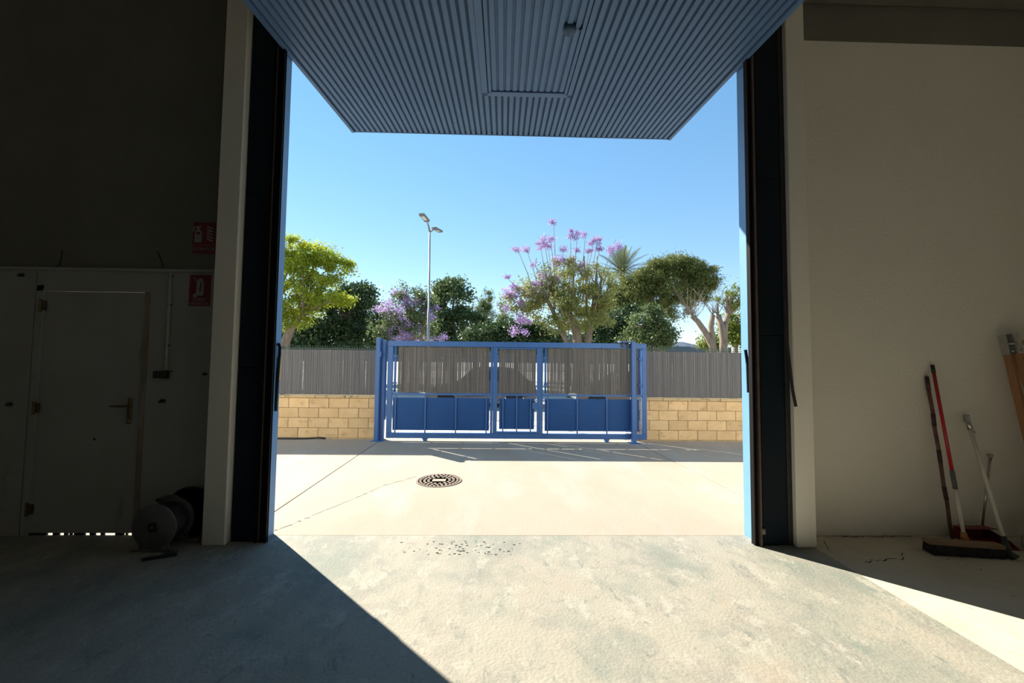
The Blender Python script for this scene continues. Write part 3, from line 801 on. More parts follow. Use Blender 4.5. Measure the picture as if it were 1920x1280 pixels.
tt, tb_ = Vector((3.796, 3.50, 1.405)), Vector((3.80, 3.43, 0.0))
tb_ = at(1787, 1006, 3.40)
tb_.z = 0.003
ts = thing('taped_stick', 'brown stick wrapped in dark tape leaning left of the red broom handle', 'stick', tb_)
pp = [lerp(tt, tb_, k / 9) + Vector((rnd.uniform(-.006, .006), 0, 0)) for k in range(10)]
MB().tube(pp, 0.0135, 9).build('shaft', 'tape', ts, True)
for k in (0, 2, 4, 6):
    a, b = lerp(pp[k], pp[k + 1], 0.1), lerp(pp[k], pp[k + 1], 0.8)
    MB().tube([a, b], 0.0155, 9).build('tape_wrap', 'tape_dark', ts, True)

wt, wb = Vector((4.124, 3.49, 1.076)), at(1889, 1020, 3.12)
wb.z = 0.05
wm = thing('mop_pole', 'cream pole with chrome clamp at its top, leaning right of broom', 'pole', (wb.x, wb.y, 0))
pole_tube(lerp(wt, wb, 0.12), lerp(wt, wb, 0.92), 0.0135, 0.0135).build('shaft', 'white_pole', wm, True)
pole_tube(lerp(wt, wb, 0.015), lerp(wt, wb, 0.13), 0.016, 0.019).build('clamp', 'chrome', wm, True, label='chrome clamp')
p = lerp(wt, wb, 0.05)
MB().cbox(p.x - 0.03, p.x + 0.006, p.y - 0.022, p.y + 0.012, p.z - 0.02, p.z + 0.045, 0.006).build('clamp_jaw', 'chrome', wm)
MB().tube([lerp(wt, wb, 0.12) + Vector((-.012, -.012, 0)), lerp(wt, wb, 0.15) + Vector((.022, -.016, .0))], 0.006, 6).build('clamp_lever', 'chrome', wm, True)
MB().tube([lerp(wt, wb, 0.9), wb, (wb.x + 0.02, wb.y - 0.02, 0.012)], [0.017, 0.026, 0.04], 10).build('mop_socket', 'mop', wm, True)

dp = thing('dustpan', 'dark red dustpan with tall chrome handle by the wall', 'dustpan', (4.08, 3.38, 0))
dx0, dx1, dy0, dy1 = 3.93, 4.24, 3.24, 3.475
MB().add([(dx0, dy0, 0.003), (dx1, dy0, 0.003), (dx1 - .02, dy1, 0.012), (dx0 + .02, dy1, 0.012), (dx0, dy0, 0.007), (dx1, dy0, 0.007), (dx1 - .02, dy1, 0.016), (dx0 + .02, dy1, 0.016)],
         [(0, 3, 2, 1), (4, 5, 6, 7), (0, 1, 5, 4), (1, 2, 6, 5), (2, 3, 7, 6), (3, 0, 4, 7)]).build('pan', 'dustpan', dp)
side = MB()
for xa, xb in ((dx0, dx0 + .02), (dx1, dx1 - .02)):
    e_ = 0.004 if xb > xa else -0.004
    side.add([(xa, dy0, 0.005), (xb, dy1, 0.012), (xb, dy1, 0.105), (xa + e_, dy0 + .06, 0.05), (xa + e_, dy0, 0.005), (xb + e_, dy1, 0.012), (xb + e_, dy1, 0.105), (xa + 2 * e_, dy0 + .06, 0.05)],
             [(0, 1, 2, 3), (7, 6, 5, 4), (0, 4, 5, 1), (1, 5, 6, 2), (2, 6, 7, 3), (3, 7, 4, 0)])
side.box(dx0 + .02, dx1 - .02, dy1 - 0.004, dy1, 0.012, 0.11)
side.add([(dx0 + .02, dy1, 0.105), (dx1 - .02, dy1, 0.105), (dx1 - .02, dy1 - 0.11, 0.118), (dx0 + .02, dy1 - 0.11, 0.118), (dx0 + .02, dy1, 0.11), (dx1 - .02, dy1, 0.11), (dx1 - .02, dy1 - 0.11, 0.122), (dx0 + .02, dy1 - 0.11, 0.122)],
         [(0, 3, 2, 1), (4, 5, 6, 7), (0, 1, 5, 4), (1, 2, 6, 5), (2, 3, 7, 6), (3, 0, 4, 7)])
side.build('pan_walls', 'dustpan', dp)
ct, cb_ = Vector((4.305, 3.47, 0.70)), Vector((4.245, 3.45, 0.10))
cb_ = at(1842, 985, 3.44)
MB().tube([ct, cb_], 0.009, 8).build('handle', 'chrome', dp, True, label='thin chrome handle')
MB().lathe([(0.010, -0.03), (0.012, 0.0), (0.020, 0.012), (0.020, 0.025), (0.0, 0.03)], ct, 'Z', 14).build('handle_knob', 'chrome', dp, True)

sk = MB()
scx, scy = 4.40, 3.16
rr = random.Random(11)
prof = [(0.10, 0.0), (0.15, 0.03), (0.155, 0.09), (0.13, 0.14), (0.07, 0.17), (0.03, 0.18), (0.0, 0.182)]
sk.lathe(prof, (scx, scy, 0), 'Z', 20)
sk.v = [(x + 0.016 * math.sin(23 * y + 9 * z), y + 0.016 * math.sin(19 * x + 31 * z), max(0.0, z + 0.012 * math.sin(27 * x + 13 * y) * (z > 0.01))) for x, y, z in sk.v]
tag(sk.top('sack', 'sack', (scx, scy, 0), True), 'lumpy beige sack on the floor at the right edge', 'sack')

ld = thing('wooden_ladder', 'folded wooden ladder with metal hinges leaning on right wall', 'ladder', (4.8, 3.3, 0))
def rail(t0, t1, label=None):
    MB().beam(t0, t1, 0.030, 0.055, (1, 0, 0)).build('rail', 'wood', ld)
def foot(p):
    return Vector((p.x, p.y, 0.002))
l1t, l2t = at(1882, 630, 3.44), at(1899, 627, 3.40)
a1 = at(1934, 845, 3.36)
d_ = (a1 - l1t).normalized()
l1b = l1t + d_ * ((l1t.z - 0.03) / -d_.z)
off = Vector((0.075, -0.035, 0.0))
l2b = l1b + Vector((0.06, -0.10, 0))
rail(l1t, l1b)
rail(l2t, l2b)
r1t, r1b = l1t + Vector((0.26, 0, 0.0)), l1b + Vector((0.22, 0, 0))
r2t, r2b = l2t + Vector((0.26, 0, 0.0)), l2b + Vector((0.22, 0, 0))
rail(r1t, r1b)
rail(r2t, r2b)
for k in range(6):
    t = 0.04 + k * 0.165
    MB().beam(lerp(l2t, l2b, t), lerp(r2t, r2b, t), 0.025, 0.04, (0, 1, 0)).build('rung', 'wood', ld)
for (p, q) in ((l1t, l1b), (l2t, l2b), (r1t, r1b), (r2t, r2b)):
    MB().beam(p - (q - p).normalized() * 0.012, lerp(p, q, 0.095), 0.038, 0.062, (1, 0, 0)).build('metal_fitting', 'chrome', ld)
MB().tube([l1t + Vector((-.012, -.035, -.07)), l2t + Vector((.015, -.035, -.075))], 0.009, 8).build('hinge_bolt', 'chrome', ld, True)
for p, q in ((l1t, l1b), (l2t, l2b)):
    MB().lathe([(0.013, -0.036), (0.010, -0.043), (0, -0.045)], lerp(p, q, 0.075), 'Y', 10).build('hinge_bolt', 'chrome', ld, True)

# ------------------------------------------------------------------ manhole cover
mx, my, mr_ = -0.79, 5.20, 0.272
mz = yard_z(my) + 0.002
mh = thing('manhole_cover', 'round rusty cast-iron manhole cover with relief pattern in the yard', 'manhole cover', (mx, my, mz))
tilt = -0.0216
MB().lathe([(0.0, 0.0), (mr_, 0.0), (mr_ + 0.004, -0.01)], (mx, my, mz + 0.004), 'Z', 48).build('cover_disc', 'iron', mh)
MB().lathe([(mr_ - 0.012, 0.004), (mr_ - 0.010, 0.010), (mr_ + 0.012, 0.010), (mr_ + 0.016, -0.004)], (mx, my, mz), 'Z', 48).build('rim', 'iron', mh)
rel = MB()
for (ra, n_, w_, l_) in ((0.235, 30, 0.030, 0.026), (0.185, 20, 0.034, 0.03), (0.135, 14, 0.034, 0.03)):
    for k in range(n_):
        a = 2 * math.pi * k / n_
        c_ = Vector((mx + ra * math.cos(a), my + ra * math.sin(a), mz + 0.006))
        rel.beam(c_ - Vector((math.cos(a), math.sin(a), 0)) * l_ / 2, c_ + Vector((math.cos(a), math.sin(a), 0)) * l_ / 2, w_, 0.008, (-math.sin(a), math.cos(a), 0))
rel.box(mx - 0.085, mx + 0.085, my - 0.05, my + 0.05, mz, mz + 0.009)
rel.build('relief_studs', 'iron_pale', mh, kind='stuff')

# ------------------------------------------------------------------ boundary walls of sand-coloured blocks
blk = MB().cbox(0, 0.391, 0, 0.19, 0, 0.192, 0.006).mesh('block', G['block'])
cop = MB().cbox(0, 0.594, 0, 0.24, 0, 0.055, 0.008).mesh('coping_stone', G['coping'])
half_cache = {}
def boundary(label, x0, x1, ph):
    t = thing('boundary_wall', label, 'wall', ((x0 + x1) / 2, 8.2, -0.1), 'block walls on both sides of the gate', kind='structure')
    box(x0, x1, 8.212, 8.385, -0.2, 0.712).build('mortar_core', 'mortar', t)
    MB().cbox(x0, x1, 8.19, 8.40, -0.2, -0.087, 0.01).build('plinth', 'coping', t)
    for r in range(4):
        z = -0.085 + 0.2 * r
        xs = ph + (0.2 if r % 2 == 0 else 0.0)
        k0 = math.floor((x0 - xs) / 0.4)
        k1 = math.ceil((x1 - xs) / 0.4)
        for k in range(k0, k1):
            a, b = xs + 0.4 * k, xs + 0.4 * (k + 1)
            a2, b2 = max(a, x0), min(b, x1)
            if b2 - a2 < 0.03:
                continue
            if b2 - a2 > 0.399:
                me = blk
            else:
                key = round(b2 - a2, 3)
                if key not in half_cache:
                    half_cache[key] = MB().cbox(0, key - 0.009, 0, 0.19, 0, 0.192, 0.006).mesh('block', G['block'])
                me = half_cache[key]
            o = bpy.data.objects.new('block', me)
            C.objects.link(o)
            o.parent = t
            o.location = Vector((a2 + 0.0045, 8.2 + rnd.uniform(-.003, .003), z + 0.004)) - t.location
    n_ = int((x1 - x0) / 0.6)
    for k in range(n_):
        o = bpy.data.objects.new('coping_stone', cop)
        C.objects.link(o)
        o.parent = t
        o.location = Vector((x0 + 0.003 + (x1 - x0) / n_ * k, 8.178 + rnd.uniform(-.004, .004), 0.715)) - t.location
        o.scale = ((x1 - x0) / n_ / 0.6, 1, 1)
boundary('sand-coloured block wall left of the gate, with black hose at its foot', -8.56, -2.56, -2.69)
boundary('sand-coloured block wall right of the gate', 2.70, 9.3, 3.02)
tag(MB().tube([(-5.4, 8.13, yard_z(8.13) + 0.016), (-4.6, 8.12, yard_z(8.12) + 0.016), (-4.1, 8.11, yard_z(8.1) + 0.016), (-3.85, 8.14, yard_z(8.1) + 0.016), (-3.65, 8.15, yard_z(8.1) + 0.03), (-3.52, 8.16, yard_z(8.1) + 0.016)], 0.016, 8).top('garden_hose', 'rubber', (-4.4, 8.12, yard_z(8.1)), True),
    'black hose lying along the foot of left block wall', 'hose')

def reeds(mb, x0, x1, z0, z1, y, seed, loose=0.0):
    r = random.Random(seed)
    x = x0
    while x < x1:
        wv = r.choice((0.012, 0.013, 0.014, 0.016))
        dy = r.uniform(-0.004, 0.004)
        lean = r.uniform(-0.004, 0.004)
        mb.add([(x, y + dy, z0), (x + wv, y + dy, z0), (x + wv, y + dy + .006, z0), (x, y + dy + .006, z0),
                (x + lean, y + dy, z1 - r.uniform(0, .012)), (x + wv + lean, y + dy, z1 - r.uniform(0, .012)), (x + wv + lean, y + dy + .006, z1), (x + lean, y + dy + .006, z1)],
               [(0, 3, 2, 1), (4, 5, 6, 7), (0, 1, 5, 4), (1, 2, 6, 5), (2, 3, 7, 6), (3, 0, 4, 7)])
        x += wv + r.choice((0.0012, 0.0018, 0.003)) + (0.005 if r.random() < 0.03 else 0)
    x = x0 + 0.006
    while x < x1:
        wv = r.choice((0.012, 0.014, 0.016))
        mb.box(x, min(x + wv, x1), y + 0.011, y + 0.016, z0 + r.uniform(0, .03), z1 - r.uniform(0.005, .02))
        x += wv + r.choice((0.001, 0.002, 0.004)) + (0.006 if r.random() < 0.08 else 0) + loose
    for z in np.arange(z0 + 0.06, z1, 0.11):
        mb.box(x0, x1, y - 0.0065, y - 0.005, z, z + 0.002)
def fence(label, x0, x1, zr, zt, seed):
    t = thing('mesh_fence', label, 'fence', ((x0 + x1) / 2, 8.3, 0.77), 'screened fences on the block walls')
    mb = MB()
    reeds(mb, x0, x1, 0.775, zr, 8.262, seed)
    mb.build('reed_screen', 'reed', t, kind='stuff', label='grey reed screening')
    wv = MB()
    for x in np.arange(x0 + 0.02, x1, 0.05):
        wv.box(x - 0.004, x + 0.004, 8.282, 8.289, 0.772, zt)
    for z in list(np.arange(0.80, zt - 0.02, 0.2)) + [zr + 0.018, zr + 0.03]:
        wv.box(x0, x1, 8.281, 8.294, z - 0.004, z + 0.004)
    wv.build('wire_mesh', 'fence_green', t, kind='stuff', label='dark green wire mesh')
    for x in np.arange(x0 + 0.05, x1, 2.0):
        MB().cbox(x - 0.025, x + 0.025, 8.30, 8.35, 0.775, zt - 0.02, 0.004).build('post', 'fence_green', t)
fence('grey reed-screened wire fence on the wall left of the gate', -8.56, -2.60, 1.69, 1.775, 21)
fence('grey reed-screened wire fence on the wall right of the gate', 2.72, 9.3, 1.73, 1.855, 22)

# ------------------------------------------------------------------ sliding gate
gy = 8.05
yb = lambda: None
gt = thing('sliding_gate', 'blue steel sliding gate with reed screens and inset pedestrian door', 'gate', (0.3, gy, -0.043))
def gbar(name, x0, x1, z0, z1, y0=gy - 0.03, y1=gy + 0.03, ch=0.006, mat='blue', parent=gt):
    return MB().cbox(x0, x1, y0, y1, z0, z1, ch).build(name, mat, parent)
gbar('top_rail', -2.285, 2.91, 1.772, 1.878)
gbar('bottom_rail', -2.285, 2.91, -0.043, 0.062)
gbar('stile', -2.285, -2.185, 0.062, 1.772)
gbar('stile', 2.815, 2.91, 0.062, 1.772)
gbar('stile', -0.235, -0.19, 0.062, 1.772, gy - 0.02, gy + 0.03)
gbar('stile', 0.785, 0.815, 0.062, 1.772, gy - 0.02, gy + 0.03)
gbar('mid_rail', -2.185, -0.235, 0.805, 0.842, gy - 0.02, gy + 0.02, 0.004)
gbar('mid_rail', 0.815, 2.815, 0.805, 0.842, gy - 0.02, gy + 0.02, 0.004)
for x in (-2.11, -1.52, -0.915, -0.31, 0.91, 1.505, 2.10, 2.695):
    gbar('upright_bar', x - 0.0125, x + 0.0125, 0.062, 0.805, gy - 0.035, gy - 0.01, 0.003)
for (x0, x1) in ((-2.165, -0.255), (0.855, 2.76)):
    for (z0, z1) in ((0.112, 0.4275), (0.4265, 0.752)):
        gbar('sheet_panel', x0, x1, z0, z1, gy - 0.006, gy + 0.004, 0.002, 'blue_sheet')
for (x, zz) in ((-2.135, 0.86), (0.865, 0.86), (2.775, 0.86)):
    MB().tube([(x, gy - 0.01, zz), (x, gy - 0.01, 1.772)], 0.022, 10).build('closing_tube', 'blue', gt, True)
    for z in (1.02, 1.55):
        MB().cbox(x - 0.034, x + 0.034, gy - 0.045, gy + 0.02, z, z + 0.035, 0.004).build('bracket', 'blue', gt)
def screen(x0, x1, parent, seed):
    mb = MB()
    reeds(mb, x0, x1, 0.85, 1.768, gy + 0.008, seed, 0.012)
    mb.build('reed_screen', 'reed_brown', parent, kind='stuff', label='brownish-grey reed screening')
    wv = MB()
    for x in np.arange(x0 + 0.02, x1, 0.05):
        wv.box(x - 0.002, x + 0.002, gy + 0.028, gy + 0.032, 0.842, 1.772)
    for z in np.arange(0.9, 1.75, 0.2):
        wv.box(x0, x1, gy + 0.026, gy + 0.034, z - 0.003, z + 0.003)
    wv.build('wire_mesh', 'blue', parent, kind='stuff')
screen(-2.085, -0.275, gt, 31)
screen(0.90, 2.735, gt, 32)
for x in (-1.515, 2.10):
    MB().prism([(x - 0.055, -0.043), (x + 0.055, -0.043), (x + 0.028, -0.10), (x - 0.028, -0.10)], gy - 0.03, gy + 0.03).build('wheel_bracket', 'blue', gt)
    MB().lathe([(0.0, -0.014), (0.025, -0.014), (0.025, 0.014), (0.0, 0.014)], (x, gy, yard_z(gy) + 0.0265), 'Y', 16).build('wheel', 'rubber', gt, True)
# inset pedestrian door of the gate
pd = gbar('pedestrian_door', -0.185, -0.10, 0.068, 1.765, gy - 0.032, gy + 0.02)
pd['label'] = 'narrow pedestrian door in the gate'
gbar('door_stile', 0.695, 0.78, 0.068, 1.765, gy - 0.032, gy + 0.02, parent=pd)
gbar('door_rail', -0.10, 0.695, 0.068, 0.10, gy - 0.032, gy + 0.02, parent=pd)
gbar('door_rail', -0.10, 0.695, 0.805, 0.842, gy - 0.02, gy + 0.02, parent=pd)
gbar('door_rail', -0.10, 0.695, 1.735, 1.765, gy - 0.02, gy + 0.02, parent=pd)
for x in (0.02, 0.295, 0.57):
    gbar('upright_bar', x - 0.0125, x + 0.0125, 0.10, 0.805, gy - 0.035, gy - 0.01, 0.003, parent=pd)
gbar('sheet_panel', -0.055, 0.645, 0.145, 0.75, gy - 0.006, gy + 0.004, 0.002, 'blue_sheet', pd)
screen(-0.075, 0.665, pd, 33)
MB().cbox(0.60, 0.70, gy - 0.055, gy + 0.03, 0.55, 0.68, 0.006).build('lock_box', 'blue', pd)
MB().tube([(0.655, gy - 0.05, 0.70), (0.655, gy - 0.09, 0.70), (0.60, gy - 0.095, 0.70)], 0.009, 8).build('handle', 'black', pd, True)
# posts
gpo = thing('gate_post', 'blue steel receiving post at the left end of the gate', 'post', (-2.43, 8.0, yard_z(8.0)), 'gate posts')
MB().cbox(-2.50, -2.42, 7.95, 8.10, yard_z(8.0) + 0.006, 1.93, 0.006).build('post_tube', 'blue', gpo)
MB().cbox(-2.415, -2.345, 8.05, 8.14, yard_z(8.1) + 0.006, 1.90, 0.006).build('post_tube', 'blue', gpo)
MB().box(-2.42, -2.33, 8.115, 8.135, 0.3, 1.85).build('catch_plate', 'blue', gpo)
MB().cbox(-2.425, -2.395, 7.94, 7.99, 1.55, 1.66, 0.004).build('catch_hook', 'blue', gpo)
box(-2.54, -2.32, 7.91, 8.16, yard_z(8.16) - 0.004, yard_z(7.91) + 0.008).build('base_plate', 'blue', gpo)
gg = thing('gate_post', 'blue steel guide post in front of the right end of the gate', 'post', (2.6, 7.93, yard_z(7.93)), 'gate posts')
MB().cbox(2.565, 2.65, 7.885, 7.97, yard_z(7.93) + 0.006, 1.90, 0.006).build('post_tube', 'blue', gg)
MB().cbox(2.36, 2.65, 7.90, 8.14, 1.895, 1.915, 0.003).build('guide_plate', 'blue', gg)
for x in (2.42, 2.52):
    for y in (7.99, 8.11):
        MB().lathe([(0.018, 1.80), (0.018, 1.895)], (x, y, 0), 'Z', 12).build('guide_roller', 'grey_plastic', gg, True)
box(2.51, 2.71, 7.83, 8.0, yard_z(8.0) - 0.004, yard_z(7.83) + 0.008).build('base_plate', 'blue', gg)
for z in (0.06, 0.12):
    MB().cbox(2.46, 2.565, 7.94, 7.97, z, z + 0.03, 0.003).build('stop_bracket', 'blue', gg)

# ------------------------------------------------------------------ street: lamp, parked cars
lb = at(803, 690, 13.0)
lb.z = zs
ltp = at(806, 432, 13.0)
lp = thing('street_lamp', 'tall grey street lamp with two heads behind the gate', 'street lamp', lb)
MB().tube([lb, lerp(lb, ltp, 0.55), lerp(lb, ltp, 0.551), ltp], [0.052, 0.046, 0.034, 0.026], 12).build('pole', 'galv', lp, True)
MB().lathe([(0.10, 0.0), (0.10, 0.05), (0.058, 0.06), (0.058, 0.3)], lb, 'Z', 14).build('base_collar', 'galv', lp, True)
hA, hB = at(800, 413, 12.6), at(815, 428, 13.3)
MB().tube([ltp - Vector((0, 0, .05)), lerp(ltp, hA, 0.5) + Vector((0, 0, .02)), hA], 0.028, 8).build('arm', 'galv', lp, True)
MB().tube([ltp - Vector((0, 0, .05)), hB], 0.028, 8).build('arm', 'galv', lp, True)
def head(p, d, ln):
    d = Vector(d).normalized()
    o = MB().beam(p - d * 0.05, p + d * ln, 0.17, 0.06, d.cross(Vector((0, 0, 1)))).build('lamp_head', 'lamp_head', lp)
    c_ = p + d * ln * 0.5 - Vector((0, 0, 0.034))
    MB().beam(c_ - d * ln * 0.3, c_ + d * ln * 0.3, 0.11, 0.012, d.cross(Vector((0, 0, 1)))).build('lens', 'lamp_glass', o)
head(hA, (-0.2, -1, 0.12), 0.42)
head(hB, (0.35, 1, 0.05), 0.42)

def make_car(label, loc, L_, paint, flip=1, hgt=1.43):
    t = thing('parked_car', label, 'car', loc, 'cars parked across the street')
    x0, y0, z0 = loc
    W2 = 0.85
    def P(u, z):
        return (x0 + flip * (u - 0.5) * L_, z0 + z)
    def hull(profile, wfun):
        n_ = len(profile)
        V, F = [], []
        for k, (ws, zo) in enumerate(((1, 0),)):
            pass
        V = [(P(u, z)[0], y0 - wfun(z), P(u, z)[1]) for u, z in profile] + [(P(u, z)[0], y0 + wfun(z), P(u, z)[1]) for u, z in profile]
        F = [tuple(range(n_)), tuple(range(n_, 2 * n_))[::-1]] + [(i, i + n_, (i + 1) % n_ + n_, (i + 1) % n_) for i in range(n_)]
        return MB().add(V, F)
    body = [(0.0, 0.32), (0.01, 0.55), (0.03, 0.66), (0.12, 0.76), (0.25, 0.86), (0.30, 0.90), (0.90, 0.95), (0.985, 0.86), (1.0, 0.55), (0.99, 0.30)]
    def arch(cu):
        out = []
        for k in range(9):
            a = math.pi * k / 8
            out.append((cu + 0.36 / L_ * math.cos(a), 0.20 + 0.36 * math.sin(a) * 0.98))
        return out
    prof = body + [(0.9, 0.20)] + arch(0.80) + arch(0.19) + [(0.04, 0.24)]
    hull(prof, lambda z: W2 - 0.05 * max(0, z - 0.6)).build('body', paint, t)
    cab = [(0.29, 0.89), (0.415, hgt - 0.06), (0.48, hgt), (0.70, hgt), (0.82, hgt - 0.07), (0.94, 0.94)]
    hull(cab, lambda z: W2 - 0.02 - 0.36 * max(0, z - 0.9)).build('cabin', paint, t)
    for (ua, ub, uc, ud) in ((0.335, 0.43, 0.60, 0.60), (0.615, 0.615, 0.78, 0.86)):
        pr_ = [(ua, 0.95), (ub, hgt - 0.10), (uc, hgt - 0.10), (ud, 0.95)]
        for s_ in (-1, 1):
            V = []
            for e_ in (0.0, 0.012):
                for u, z in pr_:
                    V.append((P(u, z)[0], y0 + s_ * (W2 - 0.02 - 0.36 * max(0, z - 0.9) + e_), P(u, z)[1]))
            MB().add(V, [(0, 1, 2, 3), (7, 6, 5, 4), (0, 4, 5, 1), (1, 5, 6, 2), (2, 6, 7, 3), (3, 7, 4, 0)]).build('side_window', 'car_glass', t)
    for cu in (0.19, 0.80):
        for s_ in (-1, 1):
            c_ = (P(cu, 0)[0], y0 + s_ * (W2 - 0.1), z0 + 0.305)
            o = MB().lathe([(0.18, -0.1), (0.29, -0.1), (0.305, -0.07), (0.305, 0.07), (0.29, 0.1), (0.18, 0.1)], c_, 'Y', 24).build('wheel', 'tyre', t, True)
            MB().lathe([(0.0, -0.09), (0.18, -0.085), (0.19, -0.06), (0.19, 0.06), (0.18, 0.085), (0.0, 0.09)], c_, 'Y', 20).build('rim', 'galv', o, True)
    p0 = P(0.02, 0.62)
    for s_ in (-1, 1):
        MB().cbox(min(p0[0], p0[0] + flip * 0.06) - 0.02, max(p0[0], p0[0] + flip * 0.06) + 0.02, y0 + s_ * 0.62 - 0.14, y0 + s_ * 0.62 + 0.14, p0[1] - 0.05, p0[1] + 0.05, 0.01).build('headlight', 'lamp_glass', t)
make_car('dark grey car seen through reed screen in gate middle', (-0.75, 15.0, zs), 3.95, 'car', 1, 1.42)
make_car('black car mostly hidden behind right half of gate', (4.6, 15.0, zs), 4.0, 'car2', 1, 1.30)

# ------------------------------------------------------------------ trees
def leaf_mesh(name, mat, cen, L_, W_, seed, flat=0.0, droop=0.0):
    """cen: array of leaf centres; diamond leaves with random orientation"""
    r = np.random.default_rng(seed)
    n_ = len(cen)
    a = r.normal(size=(n_, 3))
    a[:, 2] *= (1 - flat)
    a[:, 2] -= droop
    a /= np.linalg.norm(a, axis=1)[:, None]
    b = np.cross(a, r.normal(size=(n_, 3)))
    b /= np.linalg.norm(b, axis=1)[:, None] + 1e-9
    l = L_ * r.uniform(0.6, 1.3, (n_, 1)) / 2
    w_ = W_ * r.uniform(0.6, 1.3, (n_, 1)) / 2
    V = np.stack([cen - a * l, cen - b * w_ , cen + a * l, cen + b * w_], 1).reshape(-1, 3)
    me = bpy.data.meshes.new(name)
    me.vertices.add(4 * n_)
    me.vertices.foreach_set('co', V.astype(np.float32).ravel())
    me.loops.add(4 * n_)
    me.loops.foreach_set('vertex_index', np.arange(4 * n_, dtype=np.int32))
    me.polygons.add(n_)
    me.polygons.foreach_set('loop_start', np.arange(0, 4 * n_, 4, dtype=np.int32))
    me.update(calc_edges=True)
    me.materials.append(G[mat])
    return me
def part_mesh(name, me, parent, label=None):
    o = bpy.data.objects.new(name, me)
    C.objects.link(o)
    o.parent = parent
    o['kind'] = 'stuff'
    if label:
        o['label'] = label
    return o
def cloud(ells, sub_r, per, seed, shell=0.55):
    """leaf centres in clumps spread over ellipsoids (cx,cy,cz,rx,ry,rz,nsub)"""
    r = np.random.default_rng(seed)
    out, subs = [], []
    for (cx_, cy_, cz_, ax, ay, az, ns) in ells:
        d = r.normal(size=(ns, 3))
        d /= np.linalg.norm(d, axis=1)[:, None]
        rad = (shell + (1 - shell) * r.random(ns)) ** 0.7
        s_ = np.array([cx_, cy_, cz_]) + d * rad[:, None] * np.array([ax, ay, az])
        subs.append(s_)
        for q in s_:
            sr = sub_r * r.uniform(0.6, 1.3)
            k = int(per * r.uniform(0.6, 1.4))
            g_ = r.normal(size=(k, 3)) * sr * np.array([0.55, 0.55, 0.40])
            out.append(q + g_)
    return np.concatenate(out), np.concatenate(subs)
def E(px, py, Y, rx_, ry_, ns, depth=None):
    p = at(px, py, Y)
    k = Y / FPX
    return (p.x, p.y, p.z, rx_ * k, (depth if depth else max(rx_, ry_) * 0.8) * k, ry_ * k, ns)
def tree(name, label, base, Y, leaf, ells, sub_r, per, Ls, Ws, trunks, seed, bark='bark', blossoms=None, branches=12, group='trees beyond the fence', cat='tree', flat=0.0, shell=0.5, bmat='blossom', droop=0.0):
    b = at(base[0], base[1], Y)
    b.z = zs
    t = thing(name, label, cat, b, group)
    cen, subs = cloud(ells, sub_r, per, seed, shell)
    cen[:, 2] = np.maximum(cen[:, 2], zs + 0.05)
    part_mesh('foliage', leaf_mesh('foliage', leaf, cen - np.array(b), Ls, Ws, seed, flat, droop), t)
    r = random.Random(seed)
    mb = MB()
    tops = []
    for tr in trunks:
        pts = [b + Vector((tr[0][0], 0, 0))] + [at(x, y, Y + dz_) for (x, y, dz_) in tr[1:]]
        r0, r1 = tr[0][1], tr[0][2]
        n_ = len(pts)
        mb.tube(pts, [r0 + (r1 - r0) * i / (n_ - 1) for i in range(n_)], 9)
        tops.append((pts[-1], r1))
    mb.build('trunk', bark, t, True)
    if branches:
        bb_ = MB()
        for k in range(branches):
            s_ = Vector(subs[r.randrange(len(subs))])
            tp, tr_ = min(tops, key=lambda q: (q[0] - s_).length)
            mid = lerp(tp, s_, 0.5) + Vector((r.uniform(-.15, .15), r.uniform(-.15, .15), r.uniform(0.0, .25)))
            bb_.tube([tp - Vector((0, 0, 0.1)), mid, s_], [tr_ * 0.6, tr_ * 0.35, 0.01], 6)
        bb_.build('branches', bark, t, True)
    if blossoms:
        bc, _ = cloud(blossoms, 0.22, 90, seed + 500, 0.3)
        part_mesh('blossoms', leaf_mesh('blossoms', bmat, bc - np.array(b), 0.075, 0.06, seed + 1), t, 'mauve flower clusters')
    return t

tree('acacia_tree', 'bright lime-green feathery tree at the left beside the doorway edge', (528, 690), 18, 'leaf_lime',
     [E(545, 462, 18, 30, 18, 16), E(590, 478, 18, 50, 16, 34), E(630, 497, 18, 32, 15, 22), E(560, 500, 18, 50, 22, 34), E(600, 525, 18, 40, 14, 18),
      E(560, 545, 18, 50, 16, 26), E(560, 578, 18, 42, 22, 36), E(545, 600, 18, 30, 18, 16), E(610, 560, 18, 40, 14, 16), E(500, 500, 18, 50, 50, 30), E(645, 560, 18, 25, 12, 8)],
     0.30, 82, 0.17, 0.055, [((-.25, 0.24, 0.13), (535, 640, 0), (548, 612, 0), (566, 588, 0)), ((-.35, 0.18, 0.1), (520, 620, 0), (515, 560, .5))], 101, 'bark', branches=26, droop=0.5)
tree('evergreen_tree', 'dark leafy evergreen tree right of the lime-green tree', (655, 690), 22, 'leaf_dark',
     [E(645, 590, 22, 48, 50, 46), E(668, 555, 22, 30, 28, 22), E(620, 625, 22, 60, 30, 44), E(560, 640, 22, 60, 24, 40), E(620, 655, 22, 90, 14, 40)], 0.5, 120, 0.2, 0.11,
     [((0, 0.25, 0.12), (655, 640, 0), (655, 590, 0))], 102, branches=20)
tree('evergreen_tree', 'dark shrubby tree directly behind left gate post', (700, 690), 27, 'leaf_dark',
     [E(700, 600, 27, 40, 40, 34), E(690, 635, 27, 50, 28, 40), E(735, 620, 27, 40, 36, 34), E(740, 650, 27, 60, 16, 30)], 0.5, 120, 0.2, 0.11,
     [((0, 0.22, 0.12), (700, 640, 0), (700, 600, 0))], 103, branches=14)
